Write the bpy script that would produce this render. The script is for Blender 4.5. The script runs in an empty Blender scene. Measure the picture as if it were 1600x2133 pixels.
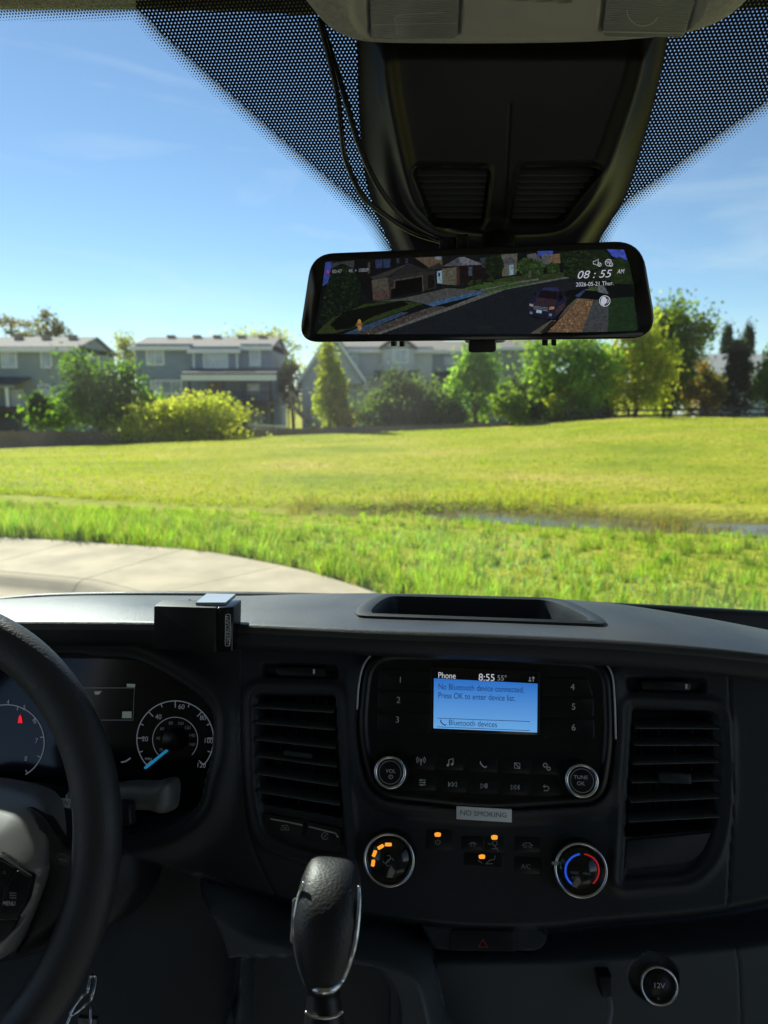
import bpy, bmesh, math, random
import numpy as np
from mathutils import Vector
random.seed(7); RNG = np.random.default_rng(7)
S = bpy.context.scene
COL = S.collection
R = math.radians

# ------------------------------------------------------------------ camera
H = 1.9
PITCH = math.atan((1066.5 - 820) / 1600)      # camera looks slightly down
YAW = R(6)                                    # the van points a little to the right of the view
cd = bpy.data.cameras.new('camera'); cam = bpy.data.objects.new('camera', cd); COL.objects.link(cam)
cam.location = (0, 0, H); cam.rotation_euler = (R(90) - PITCH, 0, 0)
cd.sensor_fit = 'HORIZONTAL'; cd.sensor_width = 36; cd.lens = 36
cd.clip_start = 0.02; cd.clip_end = 3000
cd.dof.use_dof = True; cd.dof.focus_distance = 0.68; cd.dof.aperture_fstop = 12
S.camera = cam
# ------------------------------------------------------------------ sky, sun, exposure
SUN_EL, SUN_AZ = R(37), R(-36)                # azimuth from +Y, negative = to the left
W = bpy.data.worlds.new('World'); S.world = W; W.use_nodes = True
wn = W.node_tree
sky = wn.nodes.new('ShaderNodeTexSky'); sky.sky_type = 'NISHITA'; sky.sun_disc = False
sky.sun_elevation = SUN_EL; sky.sun_rotation = SUN_AZ
sky.altitude = 1700; sky.air_density = 1.0; sky.dust_density = 0.12; sky.ozone_density = 2.6
bg = wn.nodes['Background']; bg.inputs[1].default_value = 0.075
# a few faint wisps of cirrus in the clear sky
gtc = wn.nodes.new('ShaderNodeTexCoord'); gmp = wn.nodes.new('ShaderNodeMapping'); gmp.inputs['Scale'].default_value = (1.5, 1.5, 9.0); gmp.inputs['Rotation'].default_value = (0.1, 0.12, 0)
gno = wn.nodes.new('ShaderNodeTexNoise'); gno.inputs['Scale'].default_value = 2.2; gno.inputs['Detail'].default_value = 7; gno.inputs['Distortion'].default_value = 0.6
grp = wn.nodes.new('ShaderNodeMapRange'); grp.inputs['From Min'].default_value = 0.52; grp.inputs['From Max'].default_value = 0.85; grp.inputs['To Max'].default_value = 0.4
gmx = wn.nodes.new('ShaderNodeMixRGB'); gmx.inputs[2].default_value = (7.0, 7.3, 7.6, 1)
wn.links.new(gtc.outputs['Generated'], gmp.inputs[0]); wn.links.new(gmp.outputs[0], gno.inputs['Vector']); wn.links.new(gno.outputs['Fac'], grp.inputs['Value'])
wn.links.new(grp.outputs[0], gmx.inputs[0]); wn.links.new(sky.outputs[0], gmx.inputs[1]); wn.links.new(gmx.outputs[0], bg.inputs[0])
sl = bpy.data.lights.new('sun', 'SUN'); sun = bpy.data.objects.new('sun', sl); COL.objects.link(sun)
sl.energy = 5.0; sl.angle = R(0.53); sl.color = (1.0, 0.95, 0.86)
sdir = Vector((math.sin(SUN_AZ) * math.cos(SUN_EL), math.cos(SUN_AZ) * math.cos(SUN_EL), math.sin(SUN_EL)))
sun.rotation_euler = sdir.to_track_quat('Z', 'Y').to_euler()
S.view_settings.view_transform = 'Standard'; S.view_settings.look = 'None'
S.view_settings.gamma = 1; S.view_settings.exposure = 0.85; S.view_settings.use_curve_mapping = False
S.cycles.use_denoising = True
S.cycles.max_bounces = 6; S.cycles.diffuse_bounces = 3; S.cycles.glossy_bounces = 3; S.cycles.transmission_bounces = 4; S.cycles.transparent_max_bounces = 8
S.cycles.sample_clamp_indirect = 6; S.cycles.caustics_reflective = False; S.cycles.caustics_refractive = False

# ------------------------------------------------------------------ helpers
CAM = np.array([0, 0, H]); cp, sp_ = math.cos(PITCH), math.sin(PITCH)
RV = np.array([math.cos(YAW), -math.sin(YAW), 0]); FV = np.array([math.sin(YAW), math.cos(YAW), 0]); UP = np.array([0, 0, 1.0])
def ray(px, py):
    x = (px - 800) / 1600; y = -(py - 1066.5) / 1600
    return np.array([x, cp + y * sp_, -sp_ + y * cp])
def at(px, py, Y):
    d = ray(px, py); return CAM + d * (Y / d[1])
def atd(px, py, depth): return CAM + ray(px, py) * depth
class Plane:
    def __init__(s, o, n, u):
        s.o = np.array(o, float); s.n = np.array(n, float); s.n /= np.linalg.norm(s.n)
        u = np.array(u, float); u = u - s.n * np.dot(u, s.n); s.u = u / np.linalg.norm(u); s.v = np.cross(s.n, s.u)
    def uv(s, px, py, h=0.0):
        d = ray(px, py); o = s.o + s.n * h
        t = np.dot(o - CAM, s.n) / np.dot(d, s.n); q = CAM + d * t - o
        return np.array([np.dot(q, s.u), np.dot(q, s.v)])
    def P(s, u, v, h=0.0):
        u, v, h = np.broadcast_arrays(np.asarray(u, float), np.asarray(v, float), np.asarray(h, float))
        return s.o + u[..., None] * s.u + v[..., None] * s.v + h[..., None] * s.n
    def X(s, px, py, h=0.0):
        a = s.uv(px, py, h); return s.P(a[0], a[1], h)
    def poly(s, pts, h=0.0): return np.array([s.uv(x, y, h) for x, y in pts])
def van(x, y, z): return CAM + RV * x + FV * y + UP * z
def mesh_obj(name, V, F, mats, parent=None, smooth=False, idx=None, sharp=None):
    me = bpy.data.meshes.new(name)
    V = np.asarray(V, float).reshape(-1, 3)
    me.from_pydata(V.tolist(), [], F if isinstance(F, list) else F.tolist())
    if not isinstance(mats, (list, tuple)): mats = [mats]
    for m in mats: me.materials.append(m)
    if idx is not None: me.polygons.foreach_set('material_index', np.asarray(idx, dtype=np.int32))
    if smooth: me.polygons.foreach_set('use_smooth', np.ones(len(me.polygons), dtype=bool))
    me.update()
    if sharp is not None:
        me.polygons.foreach_set('use_smooth', np.ones(len(me.polygons), dtype=bool)); me.set_sharp_from_angle(angle=R(sharp))
    o = bpy.data.objects.new(name, me); COL.objects.link(o)
    if parent is not None: o.parent = parent
    return o
def thing(name, label, cat, group=None, kind=None):
    o = bpy.data.objects.new(name, None); COL.objects.link(o); o.empty_display_size = 0.05
    return tag(o, label, cat, group, kind)
def tag(o, label=None, cat=None, group=None, kind=None):
    if label: o['label'] = label
    if cat: o['category'] = cat
    if group: o['group'] = group
    if kind: o['kind'] = kind
    return o
class MB:
    """collects faces of one mesh"""
    def __init__(s): s.V = []; s.F = []; s.I = []
    def add(s, V, F, i=0):
        b = len(s.V); s.V += [tuple(v) for v in V]; s.F += [tuple(b + k for k in f) for f in F]; s.I += [i] * len(F)
    def box(s, c, a, b, d, i=0):
        """centre c and three half vectors"""
        c, a, b, d = [np.asarray(q, float) for q in (c, a, b, d)]
        V = [c + sx * a + sy * b + sz * d for sz in (-1, 1) for sy in (-1, 1) for sx in (-1, 1)]
        s.add(V, [(0, 2, 3, 1), (4, 5, 7, 6), (0, 1, 5, 4), (2, 6, 7, 3), (0, 4, 6, 2), (1, 3, 7, 5)], i)
    def bx(s, x0, x1, y0, y1, z0, z1, i=0):
        s.box(((x0 + x1) / 2, (y0 + y1) / 2, (z0 + z1) / 2), ((x1 - x0) / 2, 0, 0), (0, (y1 - y0) / 2, 0), (0, 0, (z1 - z0) / 2), i)
    def prism(s, P, off, i=0):
        """polygon P (3D points) extruded by vector off"""
        P = [np.asarray(p, float) for p in P]; n = len(P)
        s.add(P + [p + off for p in P], [tuple(range(n)), tuple(range(2 * n - 1, n - 1, -1))] + [(k, k + n, (k + 1) % n + n, (k + 1) % n) for k in range(n)], i)
    def tube(s, pts, r, seg=8, i=0, cap=True):
        pts = [np.asarray(p, float) for p in pts]; n = len(pts)
        rr = r if isinstance(r, (list, tuple, np.ndarray)) else [r] * n
        V = []; F = []; up = None
        for k in range(n):
            t = pts[min(k + 1, n - 1)] - pts[max(k - 1, 0)]; t = t / (np.linalg.norm(t) + 1e-12)
            if up is None:
                a = np.array([0, 0, 1.0]) if abs(t[2]) < 0.9 else np.array([1.0, 0, 0]); up = np.cross(t, a)
            up = up - t * np.dot(up, t); up /= np.linalg.norm(up) + 1e-12; sd = np.cross(t, up)
            for q in range(seg):
                w = 2 * math.pi * q / seg; V.append(pts[k] + rr[k] * (math.cos(w) * up + math.sin(w) * sd))
        for k in range(n - 1):
            for q in range(seg):
                q2 = (q + 1) % seg; F.append((k * seg + q, k * seg + q2, (k + 1) * seg + q2, (k + 1) * seg + q))
        if cap: F += [tuple(range(seg))[::-1], tuple((n - 1) * seg + q for q in range(seg))]
        s.add(V, F, i)
    def lathe(s, pl, uv, prof, seg=40, i=0):
        """profile (radius, height) turned round the plane's normal at uv; i may be a list per band"""
        V = []; F = []; I = []
        for r, h in prof:
            for q in range(seg):
                w = 2 * math.pi * q / seg; V.append(pl.P(uv[0] + r * math.cos(w), uv[1] + r * math.sin(w), h))
        for k in range(len(prof) - 1):
            for q in range(seg):
                q2 = (q + 1) % seg; F.append((k * seg + q, k * seg + q2, (k + 1) * seg + q2, (k + 1) * seg + q))
        b = len(s.V); s.V += [tuple(v) for v in V]; s.F += [tuple(b + k for k in f) for f in F]; s.I += [i] * len(F)
    def build(s, name, mats, parent=None, smooth=False, sharp=None):
        return mesh_obj(name, s.V, s.F, mats, parent, smooth, s.I, sharp)
def crom(pts, n=8, closed=False):
    """Catmull-Rom through points"""
    P = [np.asarray(p, float) for p in pts]; m = len(P); out = []
    rng = range(m if closed else m - 1)
    for k in rng:
        p0 = P[(k - 1) % m] if closed or k > 0 else P[0] * 2 - P[1]
        p1 = P[k]; p2 = P[(k + 1) % m]
        p3 = P[(k + 2) % m] if closed or k + 2 < m else P[-1] * 2 - P[-2]
        for j in range(n):
            t = j / n
            out.append(0.5 * ((2 * p1) + (p2 - p0) * t + (2 * p0 - 5 * p1 + 4 * p2 - p3) * t * t + (3 * p1 - p0 - 3 * p2 + p3) * t ** 3))
    if not closed: out.append(P[-1])
    return out
def rp(pts, r, seg=6):
    """polygon with rounded corners; r a number or one per corner"""
    P = [np.asarray(p, float) for p in pts]; n = len(P); out = []
    rr = r if isinstance(r, (list, tuple)) else [r] * n
    for k in range(n):
        a, b, c = P[k - 1], P[k], P[(k + 1) % n]
        if rr[k] <= 0: out.append(b); continue
        d1 = (a - b); d2 = (c - b); l1 = np.linalg.norm(d1); l2 = np.linalg.norm(d2)
        q = min(rr[k], 0.48 * l1, 0.48 * l2); s0 = b + d1 / l1 * q; s1 = b + d2 / l2 * q
        for j in range(seg + 1):
            t = j / seg; out.append((1 - t) ** 2 * s0 + 2 * t * (1 - t) * b + t * t * s1)
    return out
def sdist(P, poly, closed=True):
    """signed distance (negative inside) and nearest point"""
    P = np.asarray(P, float); best = np.full(len(P), 1e9); near = np.zeros_like(P); ins = np.zeros(len(P), bool)
    n = len(poly)
    for k in range(n if closed else n - 1):
        a = poly[k]; b = poly[(k + 1) % n]; d = b - a; L = np.dot(d, d) + 1e-18
        t = np.clip(((P - a) @ d) / L, 0, 1); q = a + t[:, None] * d
        e = ((P - q) ** 2).sum(1); m = e < best; best[m] = e[m]; near[m] = q[m]
        if closed:
            c = (a[1] > P[:, 1]) != (b[1] > P[:, 1])
            if abs(d[1]) > 1e-15: ins ^= c & (P[:, 0] < d[0] * (P[:, 1] - a[1]) / d[1] + a[0])
    best = np.sqrt(best)
    return np.where(ins, -best, best) if closed else best, near
def ss(a, b, x):
    t = np.clip((x - a) / (b - a), 0, 1); return t * t * (3 - 2 * t)
def relief(name, pl, outline, hfun, step, mat, parent=None, skirt=0.02, h0=0.0):
    """a moulded panel: a fine grid on the plane, clipped to the outline, with real relief hfun(UV) along the normal and a skirt"""
    O = np.asarray(outline); lo = O.min(0) - step; hi = O.max(0) + step
    nx = int((hi[0] - lo[0]) / step) + 2; ny = int((hi[1] - lo[1]) / step) + 2
    gu, gv = np.meshgrid(lo[0] + np.arange(nx) * step, lo[1] + np.arange(ny) * step)
    Q = np.stack([gu.ravel(), gv.ravel()], 1); d, near = sdist(Q, O)
    ins = (d < 0).reshape(ny, nx)
    cell = ins[:-1, :-1] | ins[1:, :-1] | ins[:-1, 1:] | ins[1:, 1:]
    out = d >= 0; Q[out] = near[out]
    close = (~out) & (d > -step * 0.3); Q[close] = near[close]
    h = hfun(Q) + h0
    V = pl.P(Q[:, 0], Q[:, 1], h)
    j, i = np.nonzero(cell); a = j * nx + i
    F = np.stack([a, a + 1, a + nx + 1, a + nx], 1)
    used, inv = np.unique(F, return_inverse=True); F = inv.reshape(-1, 4); V = V[used]; Q = Q[used]
    if skirt > 0:
        E = np.concatenate([F[:, [0, 1]], F[:, [1, 2]], F[:, [2, 3]], F[:, [3, 0]]])
        key = np.sort(E, 1); _, ix, cnt = np.unique(key, axis=0, return_index=True, return_counts=True)
        B = E[ix[cnt == 1]]
        b = len(V); V = np.concatenate([V, V - pl.n * skirt])
        F = np.concatenate([F, np.stack([B[:, 1], B[:, 0], B[:, 0] + b, B[:, 1] + b], 1)])
    return mesh_obj(name, V, F, mat, parent, smooth=True, sharp=50)
def slab(name, pl, outline, h0, h1, mat, parent=None, bev=0.0):
    """flat plate with a bevelled face: outline (uv) extruded from h0 up to h1"""
    O = [np.asarray(p) for p in outline]; n = len(O); c = sum(O) / n
    def ring(s, h):
        return [pl.P(*(p + (c - p) / (np.linalg.norm(c - p) + 1e-9) * s), h) for p in O]
    rings = [ring(0, h0), ring(0, h1 - bev)] + ([ring(bev * 0.3, h1 - bev * 0.3), ring(bev, h1)] if bev else [])
    V = [v for r_ in rings for v in r_]; F = []
    for k in range(len(rings) - 1):
        for q in range(n): F.append((k * n + q, k * n + (q + 1) % n, (k + 1) * n + (q + 1) % n, (k + 1) * n + q))
    F.append(tuple((len(rings) - 1) * n + q for q in range(n)))
    a = 0.5 * sum(O[k][0] * O[(k + 1) % n][1] - O[k][1] * O[(k + 1) % n][0] for k in range(n))
    if a < 0: F = [f[::-1] for f in F]
    return mesh_obj(name, V, F, mat, parent, sharp=40)
class Flat:
    """thin print on a plane, drawn in strokes and polygons (points given as picture points projected on that plane)"""
    def __init__(s, pl, h): s.pl = pl; s.h = h; s.m = MB(); s.k = 0
    def poly(s, pts, i=0, lift=0.0):
        s.m.add([s.pl.X(x, y, s.h + lift) for x, y in pts], [tuple(range(len(pts)))], i)
    def stroke(s, pts, w, i=0, closed=False):
        P = [np.asarray(p, float) for p in pts]; n = len(P)
        L = []; Rr = []
        for k in range(n):
            a = P[k - 1] if (k > 0 or closed) else P[k]; b = P[(k + 1) % n] if (k < n - 1 or closed) else P[k]
            t = b - a; t /= np.linalg.norm(t) + 1e-9; q = np.array([-t[1], t[0]]) * w / 2
            L.append(s.pl.X(*(P[k] + q), s.h)); Rr.append(s.pl.X(*(P[k] - q), s.h))
        F = [(k, (k + 1) % n, (k + 1) % n + n, k + n) for k in range(n if closed else n - 1)]
        s.m.add(L + Rr, F, i)
    def arc(s, cx, cy, rx, a0, a1, w, i=0, ry=None, n=24):
        ry = ry or rx
        s.stroke([(cx + rx * math.cos(R(a0 + (a1 - a0) * k / n)), cy - ry * math.sin(R(a0 + (a1 - a0) * k / n))) for k in range(n + 1)], w, i)
    def disc(s, cx, cy, r, i=0, n=20): s.poly([(cx + r * math.cos(2 * math.pi * k / n), cy - r * math.sin(2 * math.pi * k / n)) for k in range(n)], i)
    def build(s, name, mats, parent=None): return s.m.build(name, mats, parent)
TEXTS = []
def text(st, pl, px, py, hpx, mat, parent, h=0.001, width=None, shear=0.0, rot=0.0, align='CENTER', name='lettering', bold=0.0):
    """letters hpx tall (cap height) centred at px, py; width = total width"""
    c = bpy.data.curves.new(name, 'FONT'); c.body = st; c.align_x = align; c.align_y = 'CENTER'; c.shear = shear; c.offset = bold
    o = bpy.data.objects.new(name, c); COL.objects.link(o)
    q = pl.uv(px, py, h); q1 = pl.uv(px, py - hpx, h); q2 = pl.uv(px + 1, py, h)
    cap = np.linalg.norm(q1 - q); wpx = np.linalg.norm(q2 - q)
    TEXTS.append((o, name, pl, q, h, cap, None if width is None else width * wpx, rot, mat, parent, align))
def flush_texts():
    bpy.context.view_layer.update(); dg = bpy.context.evaluated_depsgraph_get()
    todo = []
    for t in TEXTS:
        todo.append((bpy.data.meshes.new_from_object(t[0].evaluated_get(dg)), t))
    for me, (o, name, pl, q, h, cap, width, rot, mat, parent, align) in todo:
        n = len(me.vertices)
        if n == 0: continue
        co = np.empty(n * 3); me.vertices.foreach_get('co', co); co = co.reshape(-1, 3)
        s = cap / 0.70; sx = s
        if width: sx = width / max(1e-6, co[:, 0].max() - co[:, 0].min())
        x = co[:, 0] * sx; y = co[:, 1] * s
        y = y - (y.max() + y.min()) / 2 if len(o.data.body) < 30 and not any(ch in o.data.body for ch in 'gpqyj,') else y
        if rot: x, y = x * math.cos(rot) - y * math.sin(rot), x * math.sin(rot) + y * math.cos(rot)
        W_ = pl.P(q[0] + x, q[1] + y, h)
        me.vertices.foreach_set('co', W_.ravel()); me.materials.clear(); me.materials.append(mat); me.update()
        ob = bpy.data.objects.new(name, me); COL.objects.link(ob)
        if parent is not None: ob.parent = parent
    for t in TEXTS:
        c = t[0].data; bpy.data.objects.remove(t[0]); bpy.data.curves.remove(c)
    TEXTS.clear()
# ------------------------------------------------------------------ materials
def srgb(r, g, b):
    f = lambda c: (c / 255 / 12.92) if c / 255 <= 0.04045 else ((c / 255 + 0.055) / 1.055) ** 2.4
    return (f(r), f(g), f(b))
def NT(name):
    m = bpy.data.materials.new(name); m.use_nodes = True; nt = m.node_tree
    return m, nt, nt.nodes['Principled BSDF'], nt.nodes['Material Output']
def mat(name, c, rough=0.5, metal=0.0, spec=0.5, bump=None, var=None, emit=None, coat=0.0, rvar=None):
    """bump = (scale, strength[, distance]); var = (scale, amount) colour mottling; rvar = (scale, amount) wear in the gloss"""
    m, nt, b, out = NT(name)
    b.inputs['Base Color'].default_value = (*c, 1); b.inputs['Roughness'].default_value = rough
    b.inputs['Metallic'].default_value = metal; b.inputs['Specular IOR Level'].default_value = spec
    b.inputs['Coat Weight'].default_value = coat
    tc = nt.nodes.new('ShaderNodeTexCoord')
    def noise(scale, detail=4):
        n = nt.nodes.new('ShaderNodeTexNoise'); n.inputs['Scale'].default_value = scale; n.inputs['Detail'].default_value = detail
        nt.links.new(tc.outputs['Object'], n.inputs['Vector']); return n
    if var:
        n = noise(var[0]); r = nt.nodes.new('ShaderNodeValToRGB'); a = var[1]
        r.color_ramp.elements[0].position = 0.3; r.color_ramp.elements[1].position = 0.7
        r.color_ramp.elements[0].color = (*[x * (1 - a) for x in c], 1); r.color_ramp.elements[1].color = (*[min(1, x * (1 + a)) for x in c], 1)
        nt.links.new(n.outputs['Fac'], r.inputs[0]); nt.links.new(r.outputs[0], b.inputs['Base Color'])
    if rvar:
        n = noise(rvar[0], 6); r = nt.nodes.new('ShaderNodeMapRange'); r.inputs['From Min'].default_value = 0.3; r.inputs['From Max'].default_value = 0.7
        r.inputs['To Min'].default_value = max(0.02, rough - rvar[1]); r.inputs['To Max'].default_value = min(1, rough + rvar[1])
        nt.links.new(n.outputs['Fac'], r.inputs['Value']); nt.links.new(r.outputs[0], b.inputs['Roughness'])
    if bump:
        n = noise(bump[0], 2); bp = nt.nodes.new('ShaderNodeBump'); bp.inputs['Strength'].default_value = bump[1]
        bp.inputs['Distance'].default_value = bump[2] if len(bump) > 2 else 0.0006
        nt.links.new(n.outputs['Fac'], bp.inputs['Height']); nt.links.new(bp.outputs[0], b.inputs['Normal'])
    if emit:
        b.inputs['Emission Color'].default_value = (*emit[0], 1); b.inputs['Emission Strength'].default_value = emit[1]
    return m
def attr_mat(name, rough=0.6, transl=0.0, emit=0.0, spec=0.3):
    """colour from the mesh's own colour attribute (leaves, blades, the picture on the screen)"""
    m, nt, b, out = NT(name)
    a = nt.nodes.new('ShaderNodeAttribute'); a.attribute_name = 'Col'
    b.inputs['Roughness'].default_value = rough; b.inputs['Specular IOR Level'].default_value = spec
    if emit:
        b.inputs['Base Color'].default_value = (0.004, 0.004, 0.005, 1)
        nt.links.new(a.outputs['Color'], b.inputs['Emission Color']); b.inputs['Emission Strength'].default_value = emit
    else: nt.links.new(a.outputs['Color'], b.inputs['Base Color'])
    if transl:
        t = nt.nodes.new('ShaderNodeBsdfTranslucent'); mx = nt.nodes.new('ShaderNodeMixShader'); mx.inputs[0].default_value = transl
        hs = nt.nodes.new('ShaderNodeMixRGB'); hs.blend_type = 'MULTIPLY'; hs.inputs[0].default_value = 1; hs.inputs[2].default_value = (1.6, 1.6, 0.7, 1)
        nt.links.new(a.outputs['Color'], hs.inputs[1]); nt.links.new(hs.outputs[0], t.inputs[0])
        nt.links.new(b.outputs[0], mx.inputs[1]); nt.links.new(t.outputs[0], mx.inputs[2]); nt.links.new(mx.outputs[0], out.inputs[0])
    return m
M = {}
M['dash'] = mat('dash_plastic', (0.012, 0.0152, 0.0185), 0.52, spec=0.35, bump=(900, 0.35), rvar=(14, 0.08))
M['dashtop'] = mat('dash_top_plastic', (0.026, 0.027, 0.029), 0.46, spec=0.7, bump=(1100, 0.6, 0.0005), rvar=(7, 0.12), var=(11, 0.4))
M['black'] = mat('black_plastic', (0.005, 0.0055, 0.006), 0.45, spec=0.35, bump=(1200, 0.2), rvar=(20, 0.06))
M['panel'] = mat('radio_plastic', (0.004, 0.0045, 0.005), 0.38, spec=0.3, rvar=(25, 0.08))
M['gloss'] = mat('gloss_black', (0.006, 0.006, 0.007), 0.12)
M['chrome'] = mat('satin_chrome', (0.62, 0.63, 0.65), 0.24, metal=1.0)
M['print'] = mat('legend_print', (0.40, 0.42, 0.45), 0.6, emit=((0.5, 0.55, 0.6), 0.02))
M['printdim'] = mat('legend_print_dim', (0.17, 0.18, 0.2), 0.6, emit=((0.5, 0.55, 0.6), 0.006))
M['leather'] = mat('grained_leather', (0.020, 0.021, 0.023), 0.52, bump=(520, 0.5, 0.0007), rvar=(30, 0.06))
M['silver'] = mat('silver_hub_plastic', (0.21, 0.21, 0.205), 0.42, metal=0.35, bump=(1500, 0.15))
M['headliner'] = mat('headliner_fabric', (0.40, 0.39, 0.35), 0.95, spec=0.1, bump=(900, 0.9, 0.0015), var=(260, 0.16))
M['console'] = mat('console_plastic', (0.36, 0.355, 0.31), 0.6, bump=(1500, 0.25), var=(40, 0.06))
M['white'] = mat('white_sticker', (0.72, 0.73, 0.74), 0.5, var=(60, 0.05))
M['amber'] = mat('amber_lamp', (0.5, 0.2, 0.02), 0.4, emit=((1.0, 0.34, 0.03), 0.6))
M['rubber'] = mat('cable_rubber', (0.012, 0.012, 0.013), 0.35)
M['slat'] = mat('vent_slat_plastic', (0.065, 0.07, 0.075), 0.4)
M['cabin'] = mat('cabin_trim', (0.36, 0.365, 0.36), 0.8, var=(5, 0.1))

# ================================================================== OUTDOORS
def lerp_pts(x, pts):
    xs = [p[0] for p in pts]; ys = [p[1] for p in pts]; return np.interp(x, xs, ys)
def ground_hit(px, py, z):
    d = ray(px, py); t = (z - H) / d[2]; return CAM + d * t
EDGE = [ground_hit(x, y, 0.13) for x, y in ((-900, 1085), (-400, 1100), (0, 1119), (200, 1131), (400, 1146), (500, 1161), (640, 1190), (720, 1214), (800, 1240), (950, 1300), (1200, 1420))]
EDGE = [e[:2] for e in EDGE]
edge_s = np.array(crom(EDGE, 6))
def YS(X): return np.interp(X, edge_s[:, 0], edge_s[:, 1])
def YD(X): return 16.0 - 0.22 * np.clip(X, -16, 16) + 0.35 * np.sin(X * 0.55 + 0.6)
_ph = RNG.uniform(0, 6.28, (14, 2)); _an = RNG.uniform(0, 6.28, 14)
def wob(X, Y, sc):
    r = 0
    for k in range(14):
        f = sc * (0.6 + 0.22 * k); r = r + np.sin((X * math.cos(_an[k]) + Y * math.sin(_an[k])) * f + _ph[k, 0]) / (1 + 0.35 * k)
    return r / 4
CREST = [(-40, -1.6), (-22.5, -1.32), (-12, -0.85), (-4.5, -0.48), (4, -0.2), (9, 0.12), (14, 0.50), (24, 0.56), (50, 0.7)]
def TZ(X, Y):
    X = np.asarray(X, float); Y = np.asarray(Y, float)
    ys = YS(X); yd = YD(X); zc = lerp_pts(X, CREST)
    t = np.clip((Y - ys) / (yd - ys), 0, 1)
    z1 = 0.12 - 0.70 * (1.15 * t - 0.15 * t * t) + 0.05 * wob(X, Y, 1.6) * np.clip(t * 5, 0, 1)
    t2 = np.clip((Y - yd) / (45 - yd), 0, 1)
    z2 = -0.58 + (zc + 0.58) * (t2 * 0.5 + 0.5 * t2 * t2 * (3 - 2 * t2)) + 0.06 * wob(X, Y, 0.35)
    far = zc - 1.0 * np.clip((Y - 45.5) / 18, 0, 1)
    z = np.where(Y < yd, z1, np.where(Y < 45.5, z2, far))
    cw = np.interp(X, [-8, 0, 3.5], [0.75, 0.95, 1.5]); ch = np.exp(-np.abs((Y - yd) / cw) ** 5); z = z - (0.06 + 0.26 * ss(-3.5, 1.5, X)) * ch * (0.8 + 0.2 * np.sin(X * 1.7 + 1.0))
    return np.where(Y < ys, np.where(Y < ys - 0.05, -0.25, 0.02), z)
def build_ground():
    xs = np.unique(np.concatenate([np.arange(-16, 16, 0.25), np.arange(-60, 60, 1.5), np.arange(-600, 601, 60)]))
    ys = np.unique(np.concatenate([np.arange(-6, 20, 0.2), np.arange(20, 48, 0.5), np.arange(48, 80, 4), np.array([100, 150, 250, 400, 700, 1200.])]))
    gx, gy = np.meshgrid(xs, ys); z = TZ(gx, gy)
    V = np.stack([gx, gy, z], -1).reshape(-1, 3); nx = len(xs)
    j, i = np.meshgrid(np.arange(len(ys) - 1), np.arange(nx - 1), indexing='ij'); a = (j * nx + i).ravel()
    m, nt, b, out = NT('grass_ground')
    tc = nt.nodes.new('ShaderNodeTexCoord')
    def noise(s, d=5, stretch=None):
        n = nt.nodes.new('ShaderNodeTexNoise'); n.inputs['Scale'].default_value = s; n.inputs['Detail'].default_value = d
        if stretch:
            mp = nt.nodes.new('ShaderNodeMapping'); mp.inputs['Scale'].default_value = stretch
            nt.links.new(tc.outputs['Object'], mp.inputs[0]); nt.links.new(mp.outputs[0], n.inputs['Vector'])
        else: nt.links.new(tc.outputs['Object'], n.inputs['Vector'])
        return n
    n1 = noise(0.16, 6, (1, 1.6, 1)); r1 = nt.nodes.new('ShaderNodeValToRGB'); e = r1.color_ramp.elements
    e[0].position = 0.30; e[0].color = (0.20, 0.24, 0.015, 1); e[1].position = 0.72; e[1].color = (0.50, 0.35, 0.10, 1)
    k = e.new(0.48); k.color = (0.33, 0.32, 0.024, 1); k = e.new(0.60); k.color = (0.40, 0.34, 0.045, 1)
    n2 = noise(3.0, 8); mx = nt.nodes.new('ShaderNodeMixRGB'); mx.blend_type = 'OVERLAY'; mx.inputs[0].default_value = 0.55
    nt.links.new(n1.outputs['Fac'], r1.inputs[0]); nt.links.new(r1.outputs[0], mx.inputs[1]); nt.links.new(n2.outputs['Fac'], mx.inputs[2])
    mud = nt.nodes.new('ShaderNodeAttribute'); mud.attribute_name = 'mud'; mm = nt.nodes.new('ShaderNodeMixRGB'); mm.inputs[2].default_value = (0.075, 0.055, 0.03, 1)
    nt.links.new(mud.outputs['Fac'], mm.inputs[0]); nt.links.new(mx.outputs[0], mm.inputs[1])
    nt.links.new(mm.outputs[0], b.inputs['Base Color']); b.inputs['Roughness'].default_value = 0.9; b.inputs['Specular IOR Level'].default_value = 0.1
    n3 = noise(9, 6); bp = nt.nodes.new('ShaderNodeBump'); bp.inputs['Strength'].default_value = 0.9; bp.inputs['Distance'].default_value = 0.08
    nt.links.new(n3.outputs['Fac'], bp.inputs['Height']); nt.links.new(bp.outputs[0], b.inputs['Normal'])
    o = mesh_obj('ground', V, np.stack([a, a + 1, a + nx + 1, a + nx], 1), m, smooth=True); at_ = o.data.attributes.new('mud', 'FLOAT', 'POINT'); md = np.exp(-((gy - YD(gx)) / 1.5) ** 4) * 0.9 * ss(-4.0, 2.0, gx) * (gx < 30) + 0.8 * np.exp(-((gy - YS(gx)) / 0.25) ** 2) + 0.75 * (gy < YD(gx)) * ss(0.1, 0.6, wob(gx + 31, gy - 7, 0.8)) * ss(0.5, 3.0, gx)
    at_.data.foreach_set('value', np.clip(md, 0, 1).ravel().astype(np.float32)); tag(o, 'grassy field rolling down from the sidewalk past a ditch', 'ground', kind='structure')
build_ground()
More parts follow.
